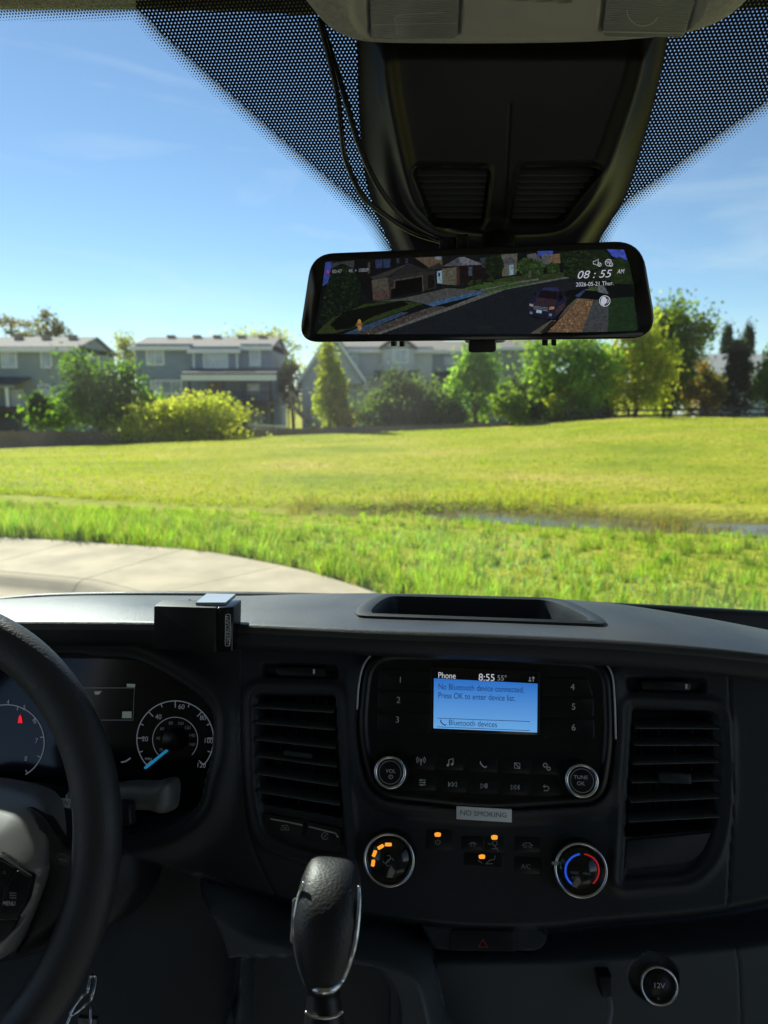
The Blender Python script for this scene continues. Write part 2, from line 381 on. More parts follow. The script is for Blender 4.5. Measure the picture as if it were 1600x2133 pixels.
def strip(name, mat_, lab, cat, off0, off1, z0, z1, lo=0, hi=None):
    """band along the sidewalk curve between two offsets towards the street"""
    V = []; n = 0
    for k in range(len(edge_s)):
        t = edge_s[min(k + 1, len(edge_s) - 1)] - edge_s[max(k - 1, 0)]; t = t / np.linalg.norm(t); q = np.array([t[1], -t[0]])
        a = edge_s[k] + q * off0; b = edge_s[k] + q * off1
        V += [(*a, z0), (*b, z1)]; n += 1
    o = mesh_obj(name, V, [(2 * k, 2 * k + 1, 2 * k + 3, 2 * k + 2) for k in range(n - 1)], mat_)
    return tag(o, lab, cat, kind='structure')
M['concrete'] = mat('sidewalk_concrete', (0.45, 0.355, 0.235), 0.9, bump=(60, 0.5, 0.004), var=(2.2, 0.20))
M['asphalt'] = mat('asphalt', (0.055, 0.055, 0.057), 0.9, bump=(70, 0.8, 0.006), var=(40, 0.25))
o = mesh_obj('road', [(-80, -30, 0), (40, -30, 0), (40, 9, 0), (-80, 14, 0)], [(0, 1, 2, 3)], M['asphalt'])
tag(o, 'dark asphalt street under the van', 'road', kind='structure')
# the road sheet must not cover the grass: it is cut along the kerb
Vr = []
for k in range(len(edge_s)):
    t = edge_s[min(k + 1, len(edge_s) - 1)] - edge_s[max(k - 1, 0)]; t = t / np.linalg.norm(t); q = np.array([t[1], -t[0]])
    a = edge_s[k] + q * 2.155; Vr += [(*a, 0.0), (a[0] + q[0] * 12, a[1] + q[1] * 12 - 6, 0.0)]
me = o.data; me.clear_geometry(); me.from_pydata(Vr, [], [(2 * k, 2 * k + 1, 2 * k + 3, 2 * k + 2) for k in range(len(edge_s) - 1)]); me.materials.append(M['asphalt']) if not me.materials else None
swk = bpy.data.objects.new('sidewalk', None); COL.objects.link(swk); tag(swk, 'pale concrete sidewalk curving along the grass', 'sidewalk', kind='structure')
def sidewalk():
    L = np.concatenate([[0], np.cumsum(np.linalg.norm(np.diff(edge_s, axis=0), axis=1))]); s = 0.3
    def pt(q, off, z):
        x = np.interp(q, L, edge_s[:, 0]); y = np.interp(q, L, edge_s[:, 1])
        x1 = np.interp(q + 0.05, L, edge_s[:, 0]); y1 = np.interp(q + 0.05, L, edge_s[:, 1]); t = np.array([x1 - x, y1 - y]); t /= np.linalg.norm(t) + 1e-9
        return (x + t[1] * off, y - t[0] * off, z)
    while s < L[-1] - 1.7:
        m = MB(); n = 4; g = 0.006; w = 1.55; T = []; Bq = []
        qs = [s + g + (1.52 - 2 * g) * k / n for k in range(n + 1)]
        prof = [(0, 0.0), (0, 0.125), (0.012, 0.135), (w - 0.012, 0.135), (w, 0.125), (w, 0.0)]
        V = [pt(q, o_, z_) for q in qs for o_, z_ in prof]; p = len(prof)
        F = [(k * p + j, k * p + j + 1, (k + 1) * p + j + 1, (k + 1) * p + j) for k in range(n) for j in range(p - 1)] + [tuple(range(p))[::-1], tuple(n * p + j for j in range(p))]
        mesh_obj('slab', V, F, M['concrete'], swk); s += 1.52
    prof = [(1.556, 0.0), (1.556, 0.132), (1.60, 0.128), (1.66, 0.10), (1.71, 0.045), (1.77, 0.012), (1.86, 0.002), (2.16, 0.012), (2.16, -0.05)]   # rolled kerb and gutter pan
    s = 0.3; kb = bpy.data.objects.new('kerb', None); COL.objects.link(kb); tag(kb, 'rolled concrete kerb and gutter beside the sidewalk', 'kerb', kind='structure')
    while s < L[-1] - 3.1:
        n = 6; qs = [s + 0.005 + 3.03 * k / n for k in range(n + 1)]; V = [pt(q, o_, z_) for q in qs for o_, z_ in prof]; p = len(prof)
        F = [(k * p + j, k * p + j + 1, (k + 1) * p + j + 1, (k + 1) * p + j) for k in range(n) for j in range(p - 1)] + [tuple(range(p))[::-1], tuple(n * p + j for j in range(p))]
        mesh_obj('kerb_segment', V, F, M['concrete'], kb, sharp=40); s += 3.04
sidewalk()
# ditch water
def water():
    X = np.arange(1.6, 16, 0.25); yd = YD(X); V = []
    for k, x in enumerate(X): V += [(x, yd[k] - 2.0, -0.70), (x, yd[k] + 2.0, -0.70)]
    m = mat('ditch_water', (0.11, 0.085, 0.045), 0.10, spec=0.5, bump=(9, 0.25, 0.02), var=(2, 0.4))
    tag(mesh_obj('water', V, [(2 * k, 2 * k + 2, 2 * k + 3, 2 * k + 1) for k in range(len(X) - 1)], m), 'shallow ditch water glinting between grassy banks', 'water', kind='structure')
water()
M['leaf'] = attr_mat('leaves', 0.55, transl=0.68)
M['blade'] = attr_mat('grass_blades', 0.5, transl=0.55, spec=0.25)
M['bark'] = mat('bark', (0.10, 0.075, 0.055), 0.9, bump=(30, 0.8, 0.02), var=(12, 0.3))
def set_cols(o, cols):
    a = o.data.color_attributes.new('Col', 'FLOAT_COLOR', 'POINT')
    c = np.ones((len(cols), 4), np.float32); c[:, :3] = cols; a.data.foreach_set('color', c.ravel())
def fast_mesh(name, V, F, mat_, cols, parent=None, smooth=False):
    me = bpy.data.meshes.new(name); n = len(F); k = F.shape[1]
    me.vertices.add(len(V)); me.vertices.foreach_set('co', np.asarray(V, np.float32).ravel())
    me.loops.add(n * k); me.loops.foreach_set('vertex_index', np.asarray(F, np.int32).ravel())
    me.polygons.add(n); me.polygons.foreach_set('loop_start', np.arange(n, dtype=np.int32) * k)
    me.materials.append(mat_); me.update(calc_edges=True); me.validate()
    o = bpy.data.objects.new(name, me); COL.objects.link(o); set_cols(o, cols)
    if parent is not None: o.parent = parent
    return o
def blades(name, X, Y, hgt, wid, cols, lean=0.45):
    n = len(X); Z = TZ(X, Y) - 0.02
    a = RNG.uniform(0, 2 * math.pi, n); lx = np.cos(a) * hgt * lean * RNG.uniform(0.2, 1, n); ly = np.sin(a) * hgt * lean * RNG.uniform(0.2, 1, n)
    b = RNG.uniform(0, math.pi, n); wx = np.cos(b) * wid / 2; wy = np.sin(b) * wid / 2
    V = np.zeros((n, 5, 3))
    V[:, 0] = np.stack([X - wx, Y - wy, Z], 1); V[:, 1] = np.stack([X + wx, Y + wy, Z], 1)
    mx, my, mz = X + lx * 0.35, Y + ly * 0.35, Z + hgt * 0.6
    V[:, 2] = np.stack([mx - wx * 0.8, my - wy * 0.8, mz], 1); V[:, 3] = np.stack([mx + wx * 0.8, my + wy * 0.8, mz], 1)
    V[:, 4] = np.stack([X + lx, Y + ly, Z + hgt], 1)
    b0 = np.arange(n) * 5
    F = np.concatenate([np.stack([b0, b0 + 1, b0 + 3], 1), np.stack([b0, b0 + 3, b0 + 2], 1), np.stack([b0 + 2, b0 + 3, b0 + 4], 1)])
    return fast_mesh(name, V.reshape(-1, 3), F, M['blade'], np.repeat(cols, 5, 0))
def grass():
    nb, nc, pc = 62000, 2300, 34
    X = RNG.uniform(-10.5, 9, nb); t = RNG.uniform(0, 1, nb) ** 1.1
    Xc = RNG.uniform(-10.5, 9, nc); tc_ = RNG.uniform(0, 1, nc) ** 1.6; rc = RNG.uniform(0.03, 0.17, nc); hc = RNG.uniform(0.10, 0.46, nc) ** 1.1 * (1 - 0.5 * tc_); tone = RNG.uniform(0.6, 1.4, nc)
    ci = np.repeat(np.arange(nc), pc); a = RNG.uniform(0, 6.28, nc * pc); r = rc[ci] * np.sqrt(RNG.uniform(0, 1, nc * pc))
    ys = YS(X); yd = YD(X); Y = ys + 0.01 + (yd - 0.9 - ys) * t
    Ycc = YS(Xc) + 0.1 + (YD(Xc) - 1.0 - YS(Xc)) * tc_
    X2 = Xc[ci] + r * np.cos(a); Y2 = np.maximum(Ycc[ci] + r * np.sin(a), YS(X2) + 0.01)
    X = np.concatenate([X, X2]); Y = np.concatenate([Y, Y2]); t = np.concatenate([t, tc_[ci]]); n = len(X); ys = YS(X)
    w = wob(X, Y, 1.1); w2 = wob(X + 9, Y * 1.4, 2.6); dry = ss(0.0, 0.5, wob(X + 31, Y - 7, 0.8)) * ss(0.5, 3.0, X) * ss(11.5, 8.5, Y)   # a thin, dry patch at the right
    near = np.exp(-((Y - ys) / 1.3))
    hgt = np.concatenate([np.full(nb, 0.0), hc[ci]]); hgt = np.where(hgt > 0, hgt * (0.8 + 0.5 * np.clip(w, -0.5, 1)), 0.05 + 0.07 * np.clip(w + 0.3, 0, 1) * (1 - 0.6 * t) + 0.10 * near) * RNG.uniform(0.45, 1.2, n) * (1 - 0.4 * dry)
    keep = (np.abs(X) < 0.56 * Y + 0.5) & (Y > 4.4) & (RNG.uniform(0, 1, n) > dry * 0.8)
    tn = np.concatenate([RNG.uniform(0.5, 0.95, nb), tone[ci]])
    g = np.stack([RNG.uniform(0.17, 0.30, n), RNG.uniform(0.28, 0.40, n), RNG.uniform(0.02, 0.06, n)], 1) * (tn * (0.95 + 0.25 * np.clip(w2, -0.7, 0.7)))[:, None]
    s_ = RNG.uniform(0, 1, n) < 0.06 + 0.3 * dry; g[s_] = np.stack([RNG.uniform(0.32, 0.45, s_.sum()), RNG.uniform(0.28, 0.36, s_.sum()), RNG.uniform(0.13, 0.2, s_.sum())], 1)
    k = keep; wd = RNG.uniform(0.007, 0.015, n)
    tag(blades('verge_grass', X[k], Y[k], hgt[k], wd[k], g[k], 0.55), 'tall bright green grass between sidewalk and ditch', 'grass', kind='stuff')
    n = 5000; X = RNG.uniform(-2, 9, n); Y = YD(X) + RNG.normal(0.3, 0.8, n); k = wob(X * 1.5, Y, 1.5) > 0.12; X = X[k]; Y = Y[k]; n = len(X)
    g = np.stack([RNG.uniform(0.12, 0.28, n), RNG.uniform(0.14, 0.22, n), RNG.uniform(0.03, 0.06, n)], 1)
    tag(blades('ditch_reeds', X, Y, RNG.uniform(0.15, 0.32, n), RNG.uniform(0.01, 0.02, n), g, 0.5), 'brownish reeds standing in the shallow ditch water', 'reeds', kind='stuff')
    n = 70000
    Y = 17 + 29 * RNG.uniform(0, 1, n) ** 1.1; X = RNG.uniform(-0.56, 0.56, n) * Y; Y = np.maximum(Y, YD(X) + 0.6 + 0.5 * RNG.uniform(0, 1, n)); w = wob(X, Y, 0.4); w3 = wob(X * 0.5 + 5, Y * 1.3, 0.5)
    hgt = (0.05 + 0.04 * np.clip(w + 0.4, 0, 1.3) + 0.16 * np.exp(-((Y - YD(X)) / 0.7)) * (0.25 + 0.75 * ss(-2, 3, X))) * RNG.uniform(0.5, 1.3, n)
    g = np.stack([RNG.uniform(0.25, 0.33, n), RNG.uniform(0.32, 0.37, n), RNG.uniform(0.02, 0.035, n)], 1); w4 = wob(X * 0.12 + 3, Y * 0.9, 1.0); q = np.clip(0.5 - w, 0, 1)[:, None]
    g = g * (1 - 0.25 * q) * (np.array([[1.0, 1.0, 1.0]]) + np.clip(w3, -0.8, 0.8)[:, None] * np.array([[0.34, 0.12, 0.4]]) + np.clip(w4, -0.8, 0.8)[:, None] * np.array([[0.32, 0.10, 0.4]]))
    tag(blades('field_grass', X, Y, hgt, RNG.uniform(0.02, 0.045, n), g, 0.7), 'mown yellow green grass covering the field beyond the ditch', 'grass', kind='stuff')
    # broad-leaved weeds on the verge
    n = 16000; X = RNG.uniform(-1, 8.5, n); Y = YS(X) + 0.2 + RNG.uniform(0, 1, n) * (YD(X) - YS(X) - 0.6); w = wob(X - 11, Y + 5, 1.3)
    k = (w > 0.05) & (np.abs(X) < 0.56 * Y + 0.5) & (Y > 4.4); X = X[k]; Y = Y[k]; n = len(X)
    g = np.stack([RNG.uniform(0.2, 0.32, n), RNG.uniform(0.3, 0.42, n), RNG.uniform(0.10, 0.18, n)], 1)
    tag(blades('verge_weeds', X, Y, RNG.uniform(0.04, 0.13, n), RNG.uniform(0.014, 0.03, n), g, 0.9), 'pale broad leaved weeds scattered through the verge', 'weeds', kind='stuff')
grass()
# ------------------------------------------------------------------ trees
def tree(name, label, x0, x1, y0, y1, Y, cols, n0=4200, shape='round', leaf=0.16, trunk=True, cat='tree', depth=None, clumps=46, group=None, dens=1.0):
    n = int(n0 * 1.5); leaf *= 0.98
    cx = (x0 + x1) / 2; top = at(cx, y0, Y); bot = at(cx, y1, Y); X = top[0]
    gz = float(TZ(X, Y)); rx = abs(at(x1, y0, Y)[0] - at(x0, y0, Y)[0]) / 2; z0 = max(bot[2], gz + 0.1); z1 = top[2]; hz = (z1 - z0) / 2; zc = (z0 + z1) / 2
    ry = depth or rx * 0.6
    root = thing(name, label, cat, group); root.location = (X, Y, gz)
    rg = np.random.default_rng(int(x0 * 7 + y0 * 13) % 100000)
    K = clumps
    d = rg.normal(size=(K, 3)); d /= np.linalg.norm(d, axis=1)[:, None]; rad = rg.uniform(0.25, 1, K) ** 0.55 * rg.uniform(0.72, 1.04, K)
    C = d * rad[:, None]
    if shape == 'column': C[:, 0] *= 1.0 - 0.45 * np.clip(C[:, 2], 0, 1)
    if shape == 'dome': C[:, 2] = np.abs(C[:, 2]) * 1.75 - 0.82; C[:, :2] *= (1.05 - 0.25 * np.clip(C[:, 2:3], 0, 1))
    if shape == 'conifer':
        t = rg.uniform(0, 1, K) ** 0.8; a = rg.uniform(0, 6.28, K); r_ = (1 - t) ** 0.85 * rg.uniform(0.35, 1, K) * (0.8 + 0.2 * np.sin(t * 40))
        C = np.stack([np.cos(a) * r_, np.sin(a) * r_, t * 2 - 1], 1)
    if shape == 'taper': C[:, 0] *= (1.0 - 0.42 * (C[:, 2] + 1) / 2 * 1.2); C[:, 1] *= (1.0 - 0.4 * (C[:, 2] + 1) / 2)
    sig = (0.17 if shape != 'conifer' else 0.11)
    which = rg.integers(0, K, n); P = C[which] + rg.normal(size=(n, 3)) * np.array([sig, sig, sig * 0.8]) * rg.uniform(0.6, 1.3, K)[which][:, None]
    P = P * np.array([rx, ry, hz * 1.1])
    # leaves
    nrm = rg.normal(size=(n, 3)); nrm[:, 2] += 0.5; nrm /= np.linalg.norm(nrm, axis=1)[:, None]
    t1 = np.cross(nrm, rg.normal(size=(n, 3))); t1 /= np.linalg.norm(t1, axis=1)[:, None]; t2 = np.cross(nrm, t1)
    s = leaf * rg.uniform(0.5, 1.3, n)[:, None]; asp = 0.55 if shape != 'conifer' else 0.3
    V = np.stack([P - t1 * s, P + t2 * s * asp - nrm * s * 0.15, P + t1 * s, P - t2 * s * asp - nrm * s * 0.15], 1) + np.array([0, 0, zc - gz])
    low = V[:, :, 2].min(1); V[:, :, 2] += np.where(low < 0.02, 0.02 - low, 0)[:, None]
    cols = np.array(cols); base = cols[rg.integers(0, len(cols), K)][which]
    c = base * rg.uniform(0.72, 1.25, n)[:, None]
    F = np.arange(n * 4).reshape(n, 4)
    fast_mesh('crown', V.reshape(-1, 3), F, M['leaf'], np.repeat(c, 4, 0), root)
    if trunk:
        m = MB(); rt = max(0.05, 0.035 * (z1 - gz) * 0.55); zt = (zc - gz) + hz * (0.45 if shape != 'conifer' else 0.9)
        mid = [np.array([0.05 * rx * math.sin(k * 1.7), 0.04 * rx * math.cos(k * 2.1), zt * k / 6]) for k in range(7)]; mid[0] = np.array([0, 0, -0.15])
        m.tube(mid, [rt * (1.25 - 1.0 * k / 6.5) for k in range(7)], 8)
        for q in range(12 if shape != 'conifer' else 16):
            k = int(rg.integers(0, K)); e = C[k] * np.array([rx, ry, hz]) * 0.85 + np.array([0, 0, zc - gz]); b = mid[min(5, max(1, int(6 * rg.uniform(0.2, 0.85) * min(1, max(0.2, e[2] / zt)))))]
            m.tube([b, b * 0.5 + e * 0.5 + np.array([0, 0, 0.12 * hz]), e], [rt * 0.4, rt * 0.22, rt * 0.06], 5, cap=False)
        m.build('trunk', M['bark'], root, smooth=True)
    return root
G1 = [(0.08, 0.16, 0.02), (0.06, 0.125, 0.018), (0.11, 0.20, 0.025)]          # fresh mid green
YG = [(0.33, 0.36, 0.05), (0.29, 0.335, 0.045), (0.37, 0.385, 0.06)]              # yellow green
LG = [(0.23, 0.36, 0.07), (0.19, 0.32, 0.06), (0.28, 0.40, 0.08)]              # light green
DG = [(0.10, 0.14, 0.045), (0.12, 0.165, 0.05), (0.08, 0.12, 0.04)]            # dull dark green
CG = [(0.028, 0.05, 0.03), (0.035, 0.06, 0.032)]                                # conifer
OR = [(0.22, 0.15, 0.03), (0.16, 0.14, 0.03), (0.26, 0.17, 0.04)]
BR = [(0.20, 0.16, 0.11), (0.17, 0.15, 0.10), (0.24, 0.20, 0.14)]
PY = [(0.30, 0.32, 0.13), (0.34, 0.34, 0.16)]

tree('maple_tree', 'full green tree before the left blue house, left of the yellow bush', 66, 322, 726, 890, 49, [(0.10, 0.19, 0.025), (0.075, 0.15, 0.02), (0.14, 0.24, 0.03)], 6500, 'dome', 0.17, clumps=70)
tree('green_shrub', 'small green shrub at the left foot of the full green tree', 48, 118, 808, 888, 48.5, G1, 1300, 'dome', 0.15, cat='shrub', clumps=18)
tree('yellow_willow_bush', 'wide rounded yellow green bush in front of the blue house', 250, 517, 806, 922, 46.5, [(0.40, 0.42, 0.06), (0.36, 0.40, 0.055), (0.44, 0.44, 0.07)], 9000, 'dome', 0.11, cat='bush', clumps=150, depth=1.6)
tree('bare_tree', 'brownish budding tree above the roof at far left', -40, 85, 655, 720, 82, BR, 900, 'round', 0.16, clumps=26)
tree('spruce_tree', 'dull brown conifer above the far left roof', 40, 150, 650, 790, 80, [(0.13, 0.12, 0.06), (0.16, 0.135, 0.07)], 1700, 'round', 0.2, clumps=50)
tree('pale_tree', 'hazy pale tree between the two left houses', 225, 300, 684, 800, 78, PY, 1000, 'round', 0.17, clumps=26)
tree('budding_tree', 'pale yellow budding tree behind the blue house roof', 468, 625, 680, 800, 80, PY + [(0.3, 0.31, 0.07)], 3000, 'round', 0.2, clumps=44)
tree('yellow_sapling', 'thin yellow leaved tree between the blue house and the grey gable', 575, 640, 740, 850, 64, YG + BR, 1100, 'round', 0.17, clumps=24)
tree('columnar_tree', 'narrow yellow green upright tree before the grey gabled house', 645, 722, 716, 900, 48, YG, 3200, 'column', 0.14, clumps=60)
tree('yellow_shrub', 'low golden shrub at the foot of the narrow upright tree', 690, 738, 795, 896, 47.6, [(0.34, 0.29, 0.02), (0.28, 0.27, 0.03)], 1000, 'dome', 0.13, cat='shrub', clumps=18)
tree('olive_shrub', 'large grey green shrub below the mirror, before the grey house', 720, 935, 764, 896, 50, DG + [(0.07, 0.11, 0.03)], 6000, 'dome', 0.15, cat='shrub', clumps=70)
tree('aspen_tree', 'light green airy tree right of the large grey green shrub', 918, 1062, 700, 884, 51, LG, 3600, 'taper', 0.15, clumps=50)
tree('young_shrub', 'bright green young shrub with upright shoots near the tan fence', 1010, 1115, 800, 892, 46.5, [(0.19, 0.27, 0.03), (0.16, 0.25, 0.03)], 1700, 'taper', 0.14, cat='shrub', clumps=22)
tree('dark_shrub', 'dark dull shrub behind the bright young shrub', 1040, 1190, 742, 885, 52, DG, 4000, 'dome', 0.15, cat='shrub', clumps=50)
tree('ash_tree', 'light green tree under the right half of the mirror', 1075, 1300, 676, 868, 50.5, LG + [(0.16, 0.24, 0.03)], 5500, 'round', 0.17, clumps=60)
tree('dark_hedge', 'dark hedge at the foot of the light green tree', 1150, 1300, 800, 880, 53, DG + CG, 3000, 'dome', 0.16, cat='hedge', clumps=30)
tree('sunlit_tree', 'bright yellow green tree standing right of the mirror corner', 1238, 1425, 650, 870, 52, [(0.42, 0.43, 0.05), (0.37, 0.41, 0.05), (0.46, 0.45, 0.06)], 5200, 'round', 0.18, clumps=62, depth=1.3)
tree('tall_tree', 'tall green tree rising highest at right, behind the yellow green tree', 1322, 1492, 622, 868, 57, [(0.13, 0.19, 0.035), (0.07, 0.11, 0.03), (0.22, 0.29, 0.04)], 9000, 'round', 0.18, clumps=95)
tree('orange_shrub', 'orange tinged shrub left of the dark conifers at right', 1425, 1515, 765, 868, 51, OR, 1700, 'round', 0.15, cat='shrub', clumps=26)
tree('pine_tree', 'dark pine standing before the grey roof at right', 1466, 1612, 726, 872, 54, CG, 4200, 'conifer', 0.2, clumps=80)
tree('fir_tree', 'dark conifer behind the grey roof, left of the pair', 1476, 1556, 694, 850, 92, CG, 5000, 'conifer', 0.26, clumps=60)
tree('fir_tree', 'dark conifer behind the grey roof, right of the pair', 1522, 1600, 690, 850, 93, CG, 5000, 'conifer', 0.26, clumps=60)
tree('edge_tree', 'green tree cut off by the right edge of the picture', 1575, 1680, 722, 868, 53, G1, 3000, 'round', 0.17, clumps=40)
tree('privet_hedge', 'low green hedge filling the gap left of the airy light green tree', 850, 985, 802, 893, 51.5, G1 + DG, 3200, 'dome', 0.15, cat='hedge', clumps=36)
tree('lime_shrub', 'lime green shrub between the dark dull shrub and the yellow green tree', 1140, 1262, 764, 874, 49, LG + YG, 3400, 'dome', 0.15, cat='shrub', clumps=40)
# ------------------------------------------------------------------ houses
M['shingle'] = mat('roof_shingles', (0.23, 0.19, 0.165), 0.9, bump=(9, 0.6, 0.03), var=(6, 0.18))
M['shingledk'] = mat('porch_shingles', (0.05, 0.055, 0.06), 0.9, var=(6, 0.2))
M['trim'] = mat('white_trim', (0.78, 0.78, 0.76), 0.6)
M['glass'] = mat('window_glass', (0.34, 0.38, 0.42), 0.06, spec=0.9, var=(0.9, 0.55))  # pale base colour paints the sky's reflection into the panes
M['wood'] = mat('weathered_wood', (0.19, 0.14, 0.10), 0.85, var=(8, 0.25), bump=(20, 0.5, 0.01))
M['darkwood'] = mat('dark_stained_wood', (0.045, 0.038, 0.034), 0.8, var=(8, 0.25))
M['palewood'] = mat('bare_wood', (0.36, 0.29, 0.22), 0.8, var=(8, 0.2))
def siding(name, c):
    m, nt, b, out = NT(name); tc = nt.nodes.new('ShaderNodeTexCoord')
    w = nt.nodes.new('ShaderNodeTexWave'); w.bands_direction = 'Z'; w.wave_profile = 'SAW'; w.inputs['Scale'].default_value = 1.05; w.inputs['Distortion'].default_value = 0
    bp = nt.nodes.new('ShaderNodeBump'); bp.inputs['Strength'].default_value = 0.8; bp.inputs['Distance'].default_value = 0.03
    n = nt.nodes.new('ShaderNodeTexNoise'); n.inputs['Scale'].default_value = 1.1; n.inputs['Detail'].default_value = 6
    r = nt.nodes.new('ShaderNodeValToRGB'); r.color_ramp.elements[0].color = (*[x * 0.85 for x in c], 1); r.color_ramp.elements[1].color = (*[x * 1.15 for x in c], 1)
    for t in (w, n): nt.links.new(tc.outputs['Object'], t.inputs['Vector'])
    nt.links.new(n.outputs['Fac'], r.inputs[0]); nt.links.new(r.outputs[0], b.inputs['Base Color']); nt.links.new(w.outputs['Fac'], bp.inputs['Height']); nt.links.new(bp.outputs[0], b.inputs['Normal'])
    b.inputs['Roughness'].default_value = 0.75; return m
class House:
    def __init__(s, name, label, Y, wall, px_ref=0):
        s.Y = Y; s.root = thing(name, label, 'house'); s.wall = wall; s.k = Y / (1600 / 1.0)
    def x(s, px): return at(px, 800, s.Y)[0]
    def z(s, py): return at(800, py, s.Y)[2]
    def box(s, name, x0, x1, y0, y1, d0, d1, m, parent=None):
        """picture extents on the front plane, depth from d0 (front) to d1 behind Y"""
        b = MB(); b.bx(s.x(x0), s.x(x1), s.Y + d0, s.Y + d1, s.z(y1), s.z(y0)); return b.build(name, m, parent or s.root)
    def roof(s, x0, x1, yr, ye, d0=-0.45, dr=4.5, over=0.0, m=None):
        """front slope from the eave ye up to the ridge yr, and the back slope"""
        X0, X1 = s.x(x0), s.x(x1); ze, zr = s.z(ye), s.z(yr); Y0 = s.Y + d0; Yr = s.Y + dr; Yb = 2 * Yr - Y0; t = 0.16
        A = [(X0, Y0, ze), (X1, Y0, ze), (X1, Yr, zr), (X0, Yr, zr)]; B = [(X0, Yr, zr), (X1, Yr, zr), (X1, Yb, ze), (X0, Yb, ze)]
        b = MB(); b.prism([np.array(q) for q in A], np.array([0, 0, -t])); b.prism([np.array(q) for q in B], np.array([0, 0, -t]))
        o = b.build('roof', m or M['shingle'], s.root)
        f = MB(); f.bx(X0, X1, Y0 - 0.03, Y0 - 0.002, ze - t - 0.10, ze + 0.02); f.build('gutter', M['trim'], o)
        return o
    def window(s, x0, x1, y0, y1, d=0.0, panes=2, frame=M['trim']):
        X0, X1, Z0, Z1 = s.x(x0), s.x(x1), s.z(y1), s.z(y0); Yf = s.Y + d; t = 0.13
        b = MB(); b.bx(X0, X1, Yf - 0.06, Yf, Z1 - t, Z1); b.bx(X0, X1, Yf - 0.08, Yf, Z0, Z0 + t); b.bx(X0, X0 + t, Yf - 0.06, Yf, Z0 + t, Z1 - t); b.bx(X1 - t, X1, Yf - 0.06, Yf, Z0 + t, Z1 - t)
        for k in range(1, panes):
            xm = X0 + (X1 - X0) * k / panes; b.bx(xm - 0.035, xm + 0.035, Yf - 0.055, Yf, Z0 + t, Z1 - t)
        w = b.build('window', frame, s.root)
        w_ = (X1 - X0 - 2 * t) / panes
        for k in range(panes):
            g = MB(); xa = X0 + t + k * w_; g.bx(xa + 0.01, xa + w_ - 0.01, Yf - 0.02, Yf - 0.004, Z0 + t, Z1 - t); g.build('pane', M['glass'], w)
        return w
    def vent(s, px, py, dr, sz=0.3):
        b = MB(); c = (s.x(px), s.Y + dr, s.z(py)); b.bx(c[0] - sz, c[0] + sz, c[1] - sz, c[1] + sz, c[2] - 0.25, c[2] + 0.16); b.bx(c[0] - sz * 1.25, c[0] + sz * 1.25, c[1] - sz * 1.25, c[1] + sz * 1.25, c[2] + 0.162, c[2] + 0.24)
        b.build('roof_vent', M['palewood'], s.root)
    def side_gable(s, x0, x1, yr, ye, d0, dr):
        """triangular wall ends under the roof"""
        for px in (x0, x1):
            X = s.x(px); b = MB(); ze, zr = s.z(ye), s.z(yr)
            Yb = 2 * dr + d0 * -1
            b.prism([np.array(q) for q in ((X, s.Y, ze - 0.2), (X, s.Y + 2 * dr + 0.0, ze - 0.2), (X, s.Y + dr, zr - 0.25))], np.array([0.12 if px == x0 else -0.12, 0, 0])); b.build('gable', s.wall, s.root)
M['slate'] = siding('slate_blue_siding', (0.215, 0.27, 0.36)); M['greygreen'] = siding('grey_green_siding', (0.26, 0.31, 0.315)); M['grey'] = siding('grey_siding', (0.52, 0.53, 0.55)); M['paleblue'] = siding('pale_blue_siding', (0.36, 0.45, 0.55)); M['sage'] = siding('sage_siding', (0.30, 0.33, 0.30))
M['dark'] = mat('porch_near_black', (0.03, 0.032, 0.036), 0.8)
M['door'] = mat('wooden_door', (0.30, 0.19, 0.13), 0.6)
# slate blue house
h = House('slate_blue_house', 'slate blue two storey house with covered rear porch, behind the yellow bush', 60, M['slate'])
h.box('wall', 285, 402, 716, 925, 0, 8.8, M['slate']); h.box('wall', 402, 503, 722, 925, -0.5, 8.7, M['slate']); h.box('wall', 503, 566, 716, 925, 0.02, 8.75, M['slate'])
h.roof(277, 571, 693, 723, -0.45, 4.4); r_ = h.roof(399, 508, 699, 730, -1.0, 3.7)
h.side_gable(285, 566, 693, 723, 0, 4.4)
h.window(307, 345, 726, 761, 0); h.window(428, 480, 734, 768, -0.5); h.window(521, 545, 729, 763, 0.0, 1); h.window(313, 380, 791, 822, 0, 3)
h.box('corner_board', 407, 411, 734, 770, -0.56, -0.502, M['trim']); h.box('corner_board', 496, 500, 734, 770, -0.56, -0.502, M['trim'])
b = MB(); X0, X1 = h.x(401), h.x(588); b.prism([np.array(q) for q in ((X0, 56.6, h.z(779)), (X1, 56.6, h.z(779)), (X1, 59.48, h.z(767)), (X0, 59.48, h.z(767)))], np.array([0, 0, -0.12])); pr = b.build('porch_roof', M['shingledk'], h.root)
h.box('porch_beam', 401, 588, 780, 794, -3.35, -3.1, M['trim'])
for px in (414, 480, 574): h.box('porch_post', px, px + 5, 794, 850, -3.3, -3.12, M['darkwood'])
h.box('deck', 404, 582, 834, 842, -3.4, -0.52, M['darkwood'])
h.box('deck_rail', 404, 582, 815, 819, -3.42, -3.36, M['darkwood'])
for k in range(24):
    px = 405 + k * 7.6; h.box('baluster', px, px + 1.6, 819, 834, -3.41, -3.37, M['darkwood'])
for px in (408, 500, 575): h.box('deck_post', px, px + 6, 842, 925, -3.3, -3.1, M['darkwood'])
h.box('porch_door', 436, 462, 798, 834, -0.56, -0.502, M['door']); h.window(515, 541, 799, 821, 0.0, 1); h.window(518, 545, 858, 884, 0.0, 2)
for px in (332, 389, 433, 486, 532): h.vent(px, 697, 3.9, 0.26)
